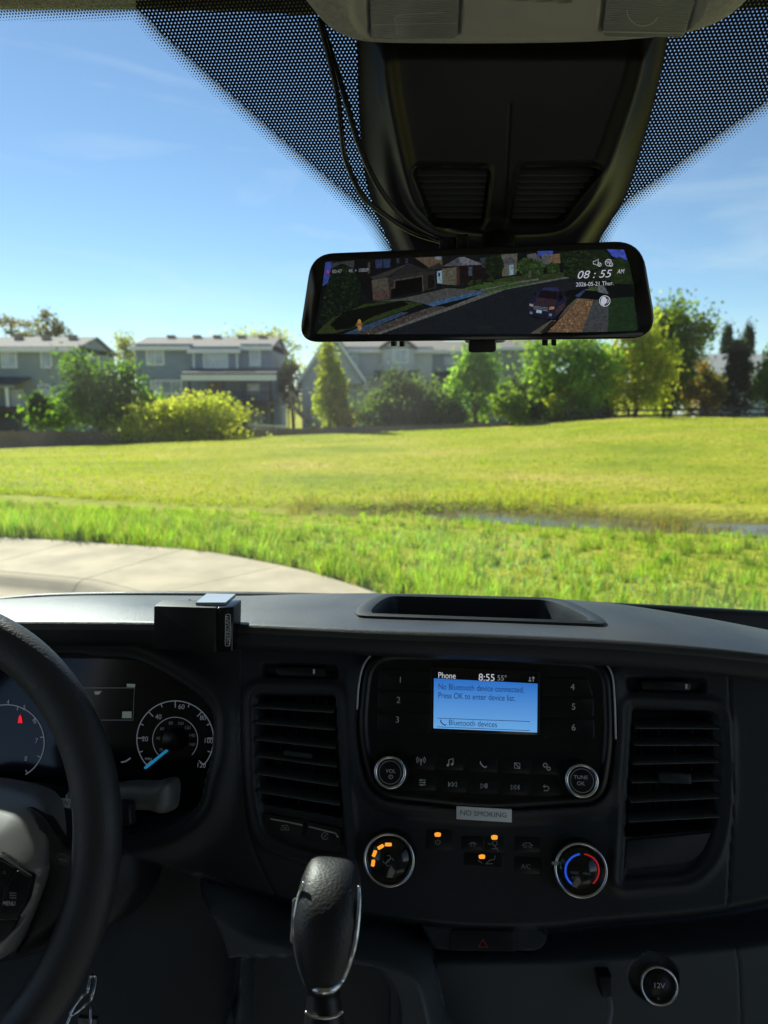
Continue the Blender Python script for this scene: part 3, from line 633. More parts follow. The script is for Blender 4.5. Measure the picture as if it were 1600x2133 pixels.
# grey green house at left
h = House('grey_green_house', 'grey green two storey house at the far left, half behind the tree', 62, M['greygreen'])
h.box('wall', -170, 160, 722, 925, 0, 9, M['greygreen']); h.roof(-185, 166, 693, 727, -0.45, 4.5); h.side_gable(-170, 160, 693, 727, 0, 4.5)
h.window(6, 40, 731, 767, 0); h.window(88, 112, 731, 767, 0, 1); h.window(78, 104, 800, 826, 0, 1)
b = MB(); X0, X1 = h.x(-60), h.x(66); b.prism([np.array(q) for q in ((X0, 59.2, h.z(800)), (X1, 59.2, h.z(800)), (X1, 61.98, h.z(785)), (X0, 61.98, h.z(785)))], np.array([0, 0, -0.12])); b.build('porch_roof', M['shingledk'], h.root)
h.box('porch_beam', -60, 64, 802, 808, -2.75, -2.55, M['greygreen'])
for px in (10, 44): h.box('porch_post', px, px + 6, 808, 850, -2.7, -2.56, M['trim'])
h.box('deck', -60, 64, 846, 856, -2.8, -0.02, M['darkwood']); h.box('under_deck_sheet', -60, 62, 858, 915, -2.5, -2.4, M['dark']); h.window(22, 48, 812, 846, 0, 1)  # near-black sheet closing the space below the deck
for px in (2, 62, 120): h.vent(px, 697, 3.6, 0.28)
# grey house with gable
h = House('grey_gabled_house', 'grey house with a steep left gable and white window trim, below the mirror', 64, M['grey'])
h.box('wall', 690, 900, 722, 925, 0, 9, M['grey']); h.roof(683, 930, 693, 729, -0.45, 4.5)
b = MB(); b.prism([np.array((h.x(px), 62.6, h.z(py))) for px, py in ((632, 925), (632, 790), (694, 700), (756, 790), (756, 800), (700, 800), (700, 925))], np.array([0, 5.0, 0])); b.build('gable_wall', M['grey'], h.root)
for a, c in (((622, 803), (695, 694)), ((695, 694), (766, 800))):
    b = MB(); A = np.array((h.x(a[0]), 62.2, h.z(a[1]))); C = np.array((h.x(c[0]), 62.2, h.z(c[1]))); b.prism([A, C, C + (0, 6, 0), A + (0, 6, 0)], np.array([0, 0, 0.2])); rf = b.build('roof', M['shingle'], h.root)
    b = MB(); b.prism([A + (0, -0.05, -0.22), C + (0, -0.05, -0.22), C + (0, -0.05, 0.2), A + (0, -0.05, 0.2)], np.array([0, 0.045, 0])); b.build('barge_board', M['trim'], rf)
h.window(716, 747, 729, 762, 0); h.box('bay_wall', 797, 862, 724, 778, -0.8, 0.02, M['grey']); h.window(817, 850, 726, 758, -0.8)
b = MB()
for a, c in (((790, 728), (829, 700)), ((829, 700), (868, 728))):
    A = np.array((h.x(a[0]), 62.9, h.z(a[1]))); C = np.array((h.x(c[0]), 62.9, h.z(c[1]))); b.prism([A, C, C + (0, 3.5, 0), A + (0, 3.5, 0)], np.array([0, 0, 0.16]))
b.build('roof', M['shingle'], h.root)
b = MB(); b.prism([np.array((h.x(px), 63.2, h.z(py))) for px, py in ((797, 727), (829, 704), (862, 727))], np.array([0, 0.3, 0])); b.build('gable', M['grey'], h.root)
b = MB(); X0, X1 = h.x(780), h.x(870); b.prism([np.array(q) for q in ((X0, 61.2, h.z(786)), (X1, 61.2, h.z(786)), (X1, 63.2, h.z(772)), (X0, 63.2, h.z(772)))], np.array([0, 0, -0.14])); b.build('porch_roof', M['shingledk'], h.root)
h.box('band_board', 702, 778, 784, 789, -0.06, -0.002, M['trim']); h.window(722, 770, 794, 815, 0, 2)
# pale blue house
h = House('pale_blue_house', 'pale blue house partly hidden between two trees under the mirror', 72, M['paleblue'])
h.box('wall', 890, 985, 730, 925, 0, 8, M['paleblue']); h.roof(884, 992, 704, 732, -0.4, 4); h.side_gable(890, 985, 704, 732, 0, 4); h.window(925, 945, 742, 762, 0, 1)
b = MB(); X0, X1 = h.x(880), h.x(985); b.prism([np.array(q) for q in ((X0, 70, h.z(786)), (X1, 70, h.z(786)), (X1, 71.98, h.z(774)), (X0, 71.98, h.z(774)))], np.array([0, 0, -0.14])); b.build('porch_roof', M['shingledk'], h.root)
# sage house
h = House('sage_house', 'pale sage house behind the light green trees under the mirror', 70, M['sage'])
h.box('wall', 1010, 1150, 722, 925, 0, 8, M['sage']); h.roof(1000, 1160, 690, 724, -0.45, 4.2); h.side_gable(1010, 1150, 690, 724, 0, 4.2); h.window(1020, 1044, 775, 812, 0, 1); h.window(1085, 1110, 735, 765, 0, 2)
# house at right (its long grey roof shows)
h = House('low_grey_house', 'low house at right of which the pale grey roof shows', 74, M['grey'])
M['greyroof'] = mat('pale_grey_shingles', (0.34, 0.325, 0.31), 0.9, var=(6, 0.12), bump=(9, 0.5, 0.03))
h.box('wall', 1465, 1760, 774, 925, 0, 9, M['grey']); h.roof(1455, 1770, 732, 778, -0.5, 4.8, m=M['greyroof']); h.side_gable(1465, 1760, 732, 778, 0, 4.8); h.window(1560, 1592, 790, 815, 0, 2); h.window(1480, 1512, 790, 815, 0, 2)
# ------------------------------------------------------------------ wooden deck stair
def stair():
    root = thing('deck_stair', 'weathered wooden outdoor stair with sloping rails beside the grey gable', 'stairs'); Y = 56.0
    a = at(603, 838, Y); c = at(657, 893, Y)
    for dy in (0.0, 1.1):
        b = MB(); o = np.array([0, dy, 0]); b.prism([a + o, c + o, c + o + (0, 0, -0.28), a + o + (0, 0, -0.28)], np.array([0, 0.06, 0])); b.build('stringer', M['palewood'], root)
        b = MB(); o = np.array([0, dy, 0.85]); b.prism([a + o, c + o, c + o + (0, 0, -0.12), a + o + (0, 0, -0.12)], np.array([0, 0.08, 0])); b.build('handrail', M['palewood'], root)
        for t in (0.02, 0.35, 0.68, 0.98):
            q = a + (c - a) * t + np.array([0, dy, 0]); b = MB(); b.bx(q[0] - 0.05, q[0] + 0.05, q[1], q[1] + 0.075, q[2] - 0.2, q[2] + 0.75); b.build('post', M['palewood'], root)
    for k in range(9):
        q = a + (c - a) * (k + 0.4) / 9; b = MB(); b.bx(q[0] - 0.14, q[0] + 0.14, q[1] + 0.06, q[1] + 1.1, q[2] - 0.02, q[2] + 0.025); b.build('tread', M['palewood'], root)
    b = MB(); q = at(590, 838, Y); b.bx(a[0] - 1.6, a[0], Y, Y + 1.3, a[2] - 0.12, a[2]); b.build('landing', M['wood'], root)
    for dx in (-1.5, -0.15):
        b = MB(); b.bx(a[0] + dx, a[0] + dx + 0.1, Y + 0.1, Y + 0.2, -1.6, a[2] - 0.121); b.build('post', M['wood'], root)
stair()
# ------------------------------------------------------------------ fences
def board_fence():
    root = thing('board_fence', 'low brown board fence along the far edge of the field', 'fence')
    m = MB(); X = -30.0; k = 0
    top = lambda x: float(np.interp(x, [-30, -23, -9, 6, 11], [-0.38, -0.38, -0.28, 0.1, 0.22]))
    while X < 11:
        g = float(TZ(X, 46.2)); t = top(X) + random.uniform(-0.015, 0.015)
        m.bx(X, X + 0.138, 47.2 + random.uniform(-0.006, 0.006), 47.225, min(g, t - 0.5) - 0.3, t); X += 0.143
    b = m.build('boards', M['wood'], root); b['kind'] = 'stuff'
    for k in range(17):
        X = -30 + k * 2.4; b = MB(); b.bx(X, X + 0.1, 47.23, 47.33, float(TZ(X, 47)) - 0.5, top(X) + 0.05); b.build('post', M['wood'], root)
        if k < 16:
            b = MB(); z0, z1 = top(X), top(X + 2.4); b.prism([np.array(q) for q in ((X, 47.228, z0 - 0.2), (X + 2.4, 47.228, z1 - 0.2), (X + 2.4, 47.228, z1 - 0.29), (X, 47.228, z0 - 0.29))], np.array([0, 0.04, 0])); b.build('rail', M['wood'], root)
board_fence()
def rail_fence():
    root = thing('rail_fence', 'dark post and rail fence along the field at right', 'fence')
    xs = [at(px, 860, 47.5)[0] for px in (1185, 1250, 1310, 1384, 1460, 1527, 1598, 1670)]
    zt = [at(800, py, 47.5)[2] for py in (851, 852, 851, 850, 849, 848, 847, 846)]
    for k, x in enumerate(xs):
        b = MB(); b.bx(x - 0.07, x + 0.07, 47.5, 47.62, float(TZ(x, 47)) - 0.9, zt[k] + 0.06); b.build('post', M['darkwood'], root)
        if k + 1 < len(xs):
            for dz in (0.05, 0.38):
                b = MB(); b.prism([np.array(q) for q in ((x, 47.46, zt[k] - dz), (xs[k + 1], 47.46, zt[k + 1] - dz), (xs[k + 1], 47.46, zt[k + 1] - dz - 0.13), (x, 47.46, zt[k] - dz - 0.13))], np.array([0, 0.038, 0])); b.build('rail', M['darkwood'], root)
rail_fence()
b = MB(); q0 = at(525, 884, 50); q1 = at(594, 887, 50)
root = thing('patio_railing', 'thin white railing beside the blue house patio', 'railing')
for dz in (0.0, -0.28):
    b = MB(); b.prism([q0 + (0, 0, dz), q1 + (0, 0, dz), q1 + (0, 0, dz - 0.05), q0 + (0, 0, dz - 0.05)], np.array([0, 0.04, 0])); b.build('rail', M['trim'], root)
for k in range(15):
    q = q0 + (q1 - q0) * k / 14; b = MB(); b.bx(q[0] - 0.012, q[0] + 0.012, q[1] + 0.045, q[1] + 0.07, q[2] - (1.2 if k % 7 == 0 else 0.3), q[2] - 0.01); b.build('baluster', M['trim'], root)

# ================================================================== THE VAN
# cab shell that shades the dashboard: roof, sides with door windows, rear wall, floor
def cab():
    root = bpy.data.objects.new('van_cab', None); COL.objects.link(root); tag(root, 'grey van cab interior around the driver', 'van cab', kind='structure')
    def piece(name, x0, x1, y0, y1, z0, z1, m=None):
        b = MB(); b.box(van((x0 + x1) / 2, (y0 + y1) / 2, (z0 + z1) / 2), RV * (x1 - x0) / 2, FV * (y1 - y0) / 2, UP * (z1 - z0) / 2); b.build(name, m or M['cabin'], root)
    piece('roof', -1.0, 1.0, -1.6, 0.66, 0.46, 0.50); piece('rear_wall', -1.0, 1.0, -1.62, -1.58, -1.25, 0.46); piece('floor', -1.0, 1.0, -1.58, 1.25, -1.30, -1.26)
    for s in (-1, 1):
        x0, x1 = sorted((s * 0.97, s * 1.0))
        piece('door', x0, x1, -1.58, 1.3, -1.25, -0.42); piece('door_frame', x0, x1, -1.58, 0.62, 0.27, 0.458); piece('pillar', x0, x1, -1.58, -0.55, -0.42, 0.27)
        b = MB(); b.tube([van(s * 0.93, 0.66, 0.37), van(s * 0.95, 0.98, 0.0), van(s * 0.97, 1.30, -0.42)], 0.055, 10); b.build('windshield_pillar', M['cabin'], root, smooth=True)
    piece('firewall', -0.97, 0.97, 1.30, 1.33, -1.25, -0.42)
    b = MB(); b.box(van(0, 0.70, 0.418), RV * 0.97, FV * 0.06, UP * 0.02); b.build('roof_rail', M['cabin'], root)
cab()
# ------------------------------------------------------------------ windshield
wt = CAM + FV * 0.74 + UP * 0.335; wb = CAM + FV * 1.235 + UP * -0.335
wu = (wt - wb) / np.linalg.norm(wt - wb); wnrm = np.cross(wu, RV); wnrm = wnrm if np.dot(wnrm, FV) < 0 else -wnrm
GL = Plane((wt + wb) / 2, wnrm, RV)
def windshield():
    root = thing('windshield', 'tinted windshield with dotted black border above the dashboard', 'windshield')
    m, nt, b, out = NT('windshield_glass'); nt.nodes.remove(b)
    tr = nt.nodes.new('ShaderNodeBsdfTransparent'); tr.inputs[0].default_value = (0.86, 0.975, 0.955, 1)
    gl = nt.nodes.new('ShaderNodeBsdfGlossy'); gl.inputs['Roughness'].default_value = 0.02
    lw = nt.nodes.new('ShaderNodeFresnel'); lw.inputs[0].default_value = 1.35; mul = nt.nodes.new('ShaderNodeMath'); mul.operation = 'MULTIPLY'; mul.inputs[1].default_value = 0.55
    mx = nt.nodes.new('ShaderNodeMixShader'); nt.links.new(lw.outputs[0], mul.inputs[0]); nt.links.new(mul.outputs[0], mx.inputs[0]); nt.links.new(tr.outputs[0], mx.inputs[1]); nt.links.new(gl.outputs[0], mx.inputs[2])
    # dust specks and a thin film of dirt on the glass
    tc = nt.nodes.new('ShaderNodeTexCoord'); vo = nt.nodes.new('ShaderNodeTexVoronoi'); vo.inputs['Scale'].default_value = 42
    nt.links.new(tc.outputs['Object'], vo.inputs['Vector'])
    sub = nt.nodes.new('ShaderNodeSeparateColor'); nt.links.new(vo.outputs['Color'], sub.inputs[0])
    th = nt.nodes.new('ShaderNodeMath'); th.operation = 'MULTIPLY_ADD'; th.inputs[1].default_value = 0.034; th.inputs[2].default_value = -0.018; nt.links.new(sub.outputs[0], th.inputs[0])
    cmp_ = nt.nodes.new('ShaderNodeMath'); cmp_.operation = 'LESS_THAN'; nt.links.new(vo.outputs['Distance'], cmp_.inputs[0]); nt.links.new(th.outputs[0], cmp_.inputs[1])
    fl = nt.nodes.new('ShaderNodeTexNoise'); fl.inputs['Scale'].default_value = 3.5; fl.inputs['Detail'].default_value = 6; nt.links.new(tc.outputs['Object'], fl.inputs['Vector'])
    fr = nt.nodes.new('ShaderNodeMapRange'); fr.inputs['From Min'].default_value = 0.45; fr.inputs['From Max'].default_value = 0.8; fr.inputs['To Min'].default_value = 0.006; fr.inputs['To Max'].default_value = 0.042; nt.links.new(fl.outputs['Fac'], fr.inputs['Value'])
    sm = nt.nodes.new('ShaderNodeMath'); sm.operation = 'MULTIPLY_ADD'; sm.inputs[1].default_value = 0.7; nt.links.new(cmp_.outputs[0], sm.inputs[0]); nt.links.new(fr.outputs[0], sm.inputs[2])
    df = nt.nodes.new('ShaderNodeBsdfTranslucent'); df.inputs[0].default_value = (0.8, 0.8, 0.8, 1); mx2 = nt.nodes.new('ShaderNodeMixShader')
    nt.links.new(sm.outputs[0], mx2.inputs[0]); nt.links.new(mx.outputs[0], mx2.inputs[1]); nt.links.new(df.outputs[0], mx2.inputs[2]); nt.links.new(mx2.outputs[0], out.inputs[0])
    hw = 0.47; V = [GL.P(u, v, 0) for u, v in ((-0.93, -hw), (0.93, -hw), (0.93, hw), (-0.93, hw))]
    mesh_obj('glass', V, [(0, 1, 2, 3)], m, root)
    # printed border: dense black print with clear dots, then a fringe of fading dots
    def frit(name, fringe, s=0.0035):
        m, nt, b, out = NT(name); uvn = nt.nodes.new('ShaderNodeUVMap'); uvn.uv_map = 'metres'; sp = nt.nodes.new('ShaderNodeSeparateXYZ'); nt.links.new(uvn.outputs[0], sp.inputs[0])
        def math_(op, a, b_=None, c=None):
            n = nt.nodes.new('ShaderNodeMath'); n.operation = op
            for k, q in enumerate((a, b_, c)):
                if q is None: continue
                if isinstance(q, (int, float)): n.inputs[k].default_value = q
                else: nt.links.new(q, n.inputs[k])
            return n.outputs[0]
        def lattice(off):
            fx = math_('SUBTRACT', math_('FRACT', math_('ADD', math_('DIVIDE', sp.outputs[0], s), off)), 0.5)
            fy = math_('SUBTRACT', math_('FRACT', math_('ADD', math_('DIVIDE', sp.outputs[1], s * 1.55), off)), 0.5); fy = math_('MULTIPLY', fy, 1.55)
            return math_('SQRT', math_('ADD', math_('MULTIPLY', fx, fx), math_('MULTIPLY', fy, fy)))
        d = math_('MINIMUM', lattice(0.0), lattice(0.5))
        tr = nt.nodes.new('ShaderNodeBsdfTransparent'); tr.inputs[0].default_value = (0.97, 0.99, 1, 1)
        mx = nt.nodes.new('ShaderNodeMixShader'); b.inputs['Roughness'].default_value = 0.5
        if not fringe:
            b.inputs['Base Color'].default_value = (0.006, 0.007, 0.012, 1); f = math_('GREATER_THAN', d, 0.205); b.inputs['Specular IOR Level'].default_value = 0.2
        else:
            b.inputs['Base Color'].default_value = (0.30, 0.30, 0.28, 1)  # grey instead of black: sun glare in the fringe put into its colour
            u2 = nt.nodes.new('ShaderNodeUVMap'); u2.uv_map = 'across'; s2 = nt.nodes.new('ShaderNodeSeparateXYZ'); nt.links.new(u2.outputs[0], s2.inputs[0])
            rr = math_('MULTIPLY_ADD', s2.outputs[0], -0.34, 0.46); f = math_('LESS_THAN', d, rr)
        nt.links.new(f, mx.inputs[0]); nt.links.new(tr.outputs[0], mx.inputs[1]); nt.links.new(b.outputs[0], mx.inputs[2]); nt.links.new(mx.outputs[0], out.inputs[0])
        return m
    solid = frit('frit_dots', False); fade = frit('frit_fringe', True, 0.0029)
    def uvs(o, Q, A=None):
        me = o.data; l = me.uv_layers.new(name='metres')
        for lp in me.loops: l.data[lp.index].uv = Q[lp.vertex_index]
        if A is not None:
            l = me.uv_layers.new(name='across')
            for lp in me.loops: l.data[lp.index].uv = (A[lp.vertex_index], 0)
    hh = 0.002
    left_in = crom([(283, 16), (305, 36), (335, 68), (380, 108), (480, 196), (600, 300), (700, 384), (770, 446), (800, 492), (822, 540)], 4)
    right_in = crom([(1700, 146), (1600, 210), (1480, 292), (1370, 372), (1300, 422), (1262, 470), (1240, 530)], 4)
    def area(name, pts):
        Q = GL.poly(pts, hh); o = mesh_obj(name, [GL.P(q[0], q[1], hh) for q in Q], [tuple(range(len(Q)))], solid, root); uvs(o, Q)
    area('dotted_border', left_in + [np.array(q) for q in ((1060, 540), (1060, -60), (283, -60))])
    area('dotted_border', [np.array((1700, -60)), np.array((1062, -60)), np.array((1062, 540))] + right_in[::-1])
    def fringe(inner, w, flip=1):
        n = len(inner); Q = []; A = []
        for k in range(n):
            t = inner[min(k + 1, n - 1)] - inner[max(k - 1, 0)]; t = t / np.linalg.norm(t); q = np.array([-t[1], t[0]]) * flip
            for a in (0.0, 1.0): Q.append(GL.uv(*(inner[k] + q * w * a), hh)); A.append(a)
        o = mesh_obj('dot_fringe', [GL.P(q[0], q[1], hh) for q in Q], [(2 * k, 2 * k + 1, 2 * k + 3, 2 * k + 2) for k in range(n - 1)], fade, root); uvs(o, Q, A)
    fringe([np.array((-120, 17)), np.array((0, 18)), np.array((150, 19)), np.array((240, 18))] + left_in, 26, 1)
    fringe(right_in, 24, -1)
windshield()
# ------------------------------------------------------------------ headliner and overhead console
HLt = R(14)
HL = Plane(atd(800, 28, 0.70), -UP * math.cos(HLt) - FV * math.sin(HLt), RV)
def headliner():
    pts = [(-500, 28), (0, 30), (290, 31), (450, 34), (560, 37), (620, 42), (900, 40), (1400, 38), (1700, 20), (2100, 18)]
    F = HL.poly(pts); V = []; n = len(F)
    for f in F:
        V += [HL.P(f[0], f[1], -0.03), HL.P(f[0], f[1], -0.006), HL.P(f[0], f[1] - 0.006, 0.0)]
        V += [HL.P(f[0], -0.25, 0.0), HL.P(f[0], -0.7, -0.08)]
    # v runs towards the windscreen or away: use whichever side is behind the edge
    sgn = 1 if np.dot(HL.v, FV) > 0 else -1
    V = []
    for f in F:
        for dv, h in ((0, -0.03), (0, -0.008), (0.004, -0.002), (0.012, 0.0), (0.20, 0.0), (0.75, -0.12)): V.append(HL.P(f[0], f[1] - sgn * dv, h))
    k = 6; Fc = [(i * k + j, (i + 1) * k + j, (i + 1) * k + j + 1, i * k + j + 1) for i in range(n - 1) for j in range(k - 1)]
    tag(mesh_obj('headliner', V, Fc, M['headliner'], smooth=True), 'grey fabric headliner above the windshield', 'headliner', kind='structure')
headliner()
OCt = R(24)
OC = Plane(atd(1060, 112, 0.575), -UP * math.cos(OCt) - FV * math.sin(OCt), RV)
def overhead():
    root = thing('overhead_console', 'beige overhead console with two map lights above the mirror', 'overhead console')
    out = crom([(560, -180), (585, -40), (612, 20), (640, 58), (672, 92), (715, 116), (775, 128), (900, 131), (1060, 131), (1220, 128), (1350, 120), (1440, 107), (1510, 82), (1565, 42), (1600, -10), (1630, -180)], 6)
    ol = OC.poly(out); ol = np.concatenate([ol])
    inner = OC.poly(rp([(712, -260), (1500, -260), (1478, 10), (1420, 96), (790, 104), (728, 60)], [0, 0, 60, 60, 60, 60]))
    L = OC.poly(rp([(758, -120), (968, -120), (960, 88), (766, 88)], 14)); Rr = OC.poly(rp([(1268, -120), (1490, -120), (1432, 86), (1246, 82)], 14)); Cc = OC.poly(rp([(1026, -90), (1200, -90), (1192, 14), (1040, 8)], 10))
    def h(Q):
        d, _ = sdist(Q, ol); z = -0.030 * (1 - np.sqrt(np.clip(1 - (1 - np.clip(-d / 0.032, 0, 1)) ** 2, 0, 1)))
        di, _ = sdist(Q, inner); z = z - 0.004 * ss(0.001, -0.004, di)
        for P_, dep in ((L, 0.006), (Rr, 0.006), (Cc, 0.012)):
            e, _ = sdist(Q, P_); z = z - dep * ss(0.0008, -0.002, e)
        return z
    sh = relief('shell', OC, ol, h, 0.0016, M['headliner'], root, skirt=0.08)
    # smooth plastic insert: second material on the faces inside the inner outline
    me = sh.data; me.materials.append(M['console']); c = np.empty(len(me.polygons) * 3); me.polygons.foreach_get('center', c); c = c.reshape(-1, 3) - OC.o
    q = np.stack([c @ OC.u, c @ OC.v], 1); d, _ = sdist(q, inner); me.polygons.foreach_set('material_index', (d < 0).astype(np.int32))
    m, nt, b, o_ = NT('ribbed_lens'); b.inputs['Base Color'].default_value = (0.30, 0.31, 0.30, 1); b.inputs['Roughness'].default_value = 0.16; b.inputs['Transmission Weight'].default_value = 0.25
    tc = nt.nodes.new('ShaderNodeTexCoord'); w = nt.nodes.new('ShaderNodeTexWave'); w.bands_direction = 'Y'; w.inputs['Scale'].default_value = 190; bp = nt.nodes.new('ShaderNodeBump'); bp.inputs['Distance'].default_value = 0.0006; bp.inputs['Strength'].default_value = 0.7
    nt.links.new(tc.outputs['Object'], w.inputs['Vector']); nt.links.new(w.outputs['Fac'], bp.inputs['Height']); nt.links.new(bp.outputs[0], b.inputs['Normal'])
    for pts in ([(766, -110), (960, -110), (953, 80), (773, 81)], [(1274, -110), (1482, -110), (1425, 78), (1254, 75)]):
        lo = slab('lens', OC, OC.poly(rp(pts, 12), -0.004), -0.009, -0.0035, m, root, 0.001)
        f = Flat(OC, -0.0032); x0 = pts[0][0]
        if x0 < 1000: f.stroke([(x0 + 8, 52), (840, 50), (950, 48)], 1.6); f.stroke([(828, 72), (826, 52), (822, 40), (830, 30), (925, 26)], 2)
        else: f.arc(1340, 20, 34, 180, 330, 2.2); f.stroke([(1255, 66), (1425, 69)], 3)
        f.build('lens_rib', M['console'], lo)
    slab('switch', OC, OC.poly(rp([(1078, -60), (1184, -60), (1176, 4), (1062, -6)], 6), 0), -0.014, -0.003, M['console'], root, 0.001)
overhead()
# ------------------------------------------------------------------ black sensor shroud on the glass
SH = Plane(GL.o + GL.n * 0.055, GL.n, RV)
def shroud():
    root = thing('sensor_shroud', 'black plastic shroud running down the windshield to the mirror', 'shroud')
    L = crom([(733, 40), (737, 130), (741, 250), (751, 370), (768, 440), (796, 510), (828, 575)], 6); Rr = crom([(1220, 580), (1272, 500), (1314, 430), (1350, 320), (1380, 210), (1402, 110), (1410, 40)], 6)
    ol = SH.poly(L + Rr)
    core = SH.poly(crom([(790, 20), (800, 130), (816, 230), (850, 380), (888, 446), (960, 474), (1140, 476), (1205, 440), (1262, 350), (1308, 230), (1340, 130), (1352, 20)], 6))
    vents = [SH.poly(rp(p, 12)) for p in ([(862, 343), (1020, 346), (1006, 456), (902, 452)], [(1086, 343), (1250, 342), (1168, 450), (1060, 456)])]
    def h(Q):
        d, _ = sdist(Q, ol); z = -0.028 * (1 - ss(0, 0.03, -d))
        dc, _ = sdist(Q, core); z = z + 0.013 * np.exp(-((dc + 0.002) / 0.0075) ** 2) + 0.006 * ss(0.004, -0.010, dc)
        for p in vents:
            e, _ = sdist(Q, p); z = z + 0.003 * np.exp(-((e - 0.002) / 0.0022) ** 2) - 0.013 * ss(0.0006, -0.0016, e)
        s_ = Q[:, 0] - SH.uv(1058, 300)[0]; z = z - 0.0012 * np.exp(-(s_ / 0.0009) ** 2) * (Q[:, 1] < SH.uv(1058, 210)[1])
        return z
    relief('shell', SH, ol, h, 0.0018, M['black'], root, skirt=0.05)
    for (x0, x1, x2, x3) in ((866, 1016, 904, 1003), (1084, 1242, 1064, 1168)):
        g = bpy.data.objects.new('vent_grille', None); COL.objects.link(g); g.parent = root
        for k in range(8):
            t = (k + 0.5) / 8; y = 348 + 102 * t; xa = x0 + (x2 - x0) * t; xb = x1 + (x3 - x1) * t
            a = SH.X(xa, y, -0.001); c = SH.X(xb, y, -0.001); b = MB(); mid = (a + c) / 2; b.box(mid, (c - a) / 2, SH.v * 0.0007 + SH.n * 0.0004, SH.n * 0.0055 - SH.v * 0.003); b.build('slat', M['slat'], g)
shroud()
# ------------------------------------------------------------------ mirror dash cam
MR = Plane(atd(1000, 608, 0.72), -ray(1000, 640) * 1.0 + RV * -0.04, RV)
mu = MR.X(1345, 690) - MR.X(650, 711); MR = Plane(MR.o, MR.n, mu)
def mirror():
    root = thing('mirror_dash_cam', 'wide black mirror dash cam showing the street behind', 'mirror')
    o8 = rp([(650, 529), (1336, 501), (1371, 705), (622, 713)], [46, 58, 62, 44], 8); oc = MR.poly(o8)
    back = slab('housing', MR, MR.poly(rp([(652, 531), (1334, 503), (1368, 703), (625, 711)], [46, 58, 62, 44], 8)), -0.024, -0.001, M['black'], root, 0.003)
    bz = slab('bezel', MR, oc, -0.006, 0.003, M['gloss'], root, 0.0022)
    scr8 = rp([(683, 543), (1300, 518), (1333, 691), (655, 697)], [14, 40, 22, 14], 6)
    dk = mat('screen_glass', (0.004, 0.005, 0.006), 0.08, emit=(srgb(14, 17, 18), 0.4))
    scr = slab('screen', MR, MR.poly(scr8), 0.001, 0.0036, dk, root)
    # the picture on the screen
    feed, nt, b_, _ = NT('screen_emission'); b_.inputs['Base Color'].default_value = (0.004, 0.004, 0.005, 1); b_.inputs['Roughness'].default_value = 0.12
    fa = nt.nodes.new('ShaderNodeAttribute'); fa.attribute_name = 'Col'; ftc = nt.nodes.new('ShaderNodeTexCoord'); fn = nt.nodes.new('ShaderNodeTexNoise'); fn.inputs['Scale'].default_value = 420; fn.inputs['Detail'].default_value = 6; fn.inputs['Roughness'].default_value = 0.75
    fr_ = nt.nodes.new('ShaderNodeMapRange'); fr_.inputs['From Min'].default_value = 0.3; fr_.inputs['From Max'].default_value = 0.7; fr_.inputs['To Min'].default_value = 0.35; fr_.inputs['To Max'].default_value = 1.5
    hs_ = nt.nodes.new('ShaderNodeHueSaturation'); hs_.inputs['Saturation'].default_value = 0.9; fm = nt.nodes.new('ShaderNodeVectorMath'); fm.operation = 'SCALE'
    nt.links.new(ftc.outputs['Object'], fn.inputs['Vector']); nt.links.new(fn.outputs['Fac'], fr_.inputs['Value']); nt.links.new(fa.outputs['Color'], hs_.inputs['Color']); nt.links.new(hs_.outputs[0], fm.inputs[0]); nt.links.new(fr_.outputs[0], fm.inputs['Scale']); nt.links.new(fm.outputs[0], b_.inputs['Emission Color']); b_.inputs['Emission Strength'].default_value = 1.0
    V = []; F = []; C = []; st = {'h': 0.0037}
    clip = np.array(scr8)
    def poly(c, pts):
        st['h'] += 0.000012; b = len(V)
        for x, y in pts: V.append(MR.X(x, y, st['h'])); C.append(np.array(srgb(*c)) * 0.36)
        F.append(tuple(range(b, b + len(pts))))
    def inside(x, y):
        n = len(clip); r = False
        for k in range(n):
            a, b_ = clip[k], clip[k - 1]
            if (a[1] > y) != (b_[1] > y) and x < (b_[0] - a[0]) * (y - a[1]) / (b_[1] - a[1]) + a[0]: r = not r
        return r
    def pin(pts, x, y):
        n = len(pts); r = False
        for k in range(n):
            a, b_ = pts[k], pts[k - 1]
            if (a[1] > y) != (b_[1] > y) and x < (b_[0] - a[0]) * (y - a[1]) / (b_[1] - a[1]) + a[0]: r = not r
        return r
    def speck(pts, n, s, cols):
        xs = [p[0] for p in pts]; ys = [p[1] for p in pts]
        st['h'] += 0.00001
        for _ in range(n):
            x = random.uniform(min(xs), max(xs)); y = random.uniform(min(ys), max(ys))
            if pin(pts, x, y) and inside(x, y):
                r = s * random.uniform(0.5, 1.3); c = random.choice(cols); b = len(V)
                for k in range(5):
                    V.append(MR.X(x + r * math.cos(k * 1.2566 + x), y + 0.8 * r * math.sin(k * 1.2566 + x), st['h'] + random.uniform(0, 0.000009))); C.append(np.array(srgb(*c)) * 0.36)
                F.append(tuple(range(b, b + 5)))
    gtree = lambda pts, n, base=(20, 30, 18), hi=((30, 44, 24), (38, 52, 28), (14, 20, 14)): (poly(base, pts), speck(pts, n, 2.4, hi))
    poly((20, 24, 25), [(690, 545), (1000, 530), (1000, 610), (690, 640)])
    poly((24, 58, 150), [(678, 546), (692, 545), (684, 588), (672, 596)])
    poly((58, 60, 64), [(690, 548), (740, 542), (742, 556), (690, 566)])
    poly((18, 17, 19), [(738, 540), (888, 534), (888, 606), (772, 626), (738, 590)])
    poly((34, 52, 92), [(782, 541), (813, 539), (813, 557), (783, 559)]); poly((20, 26, 48), [(796, 540), (799, 540), (799, 558), (796, 558)])
    for x in (826, 844): poly((38, 48, 70), [(x, 538), (x + 6, 538), (x + 6, 548), (x, 548)])
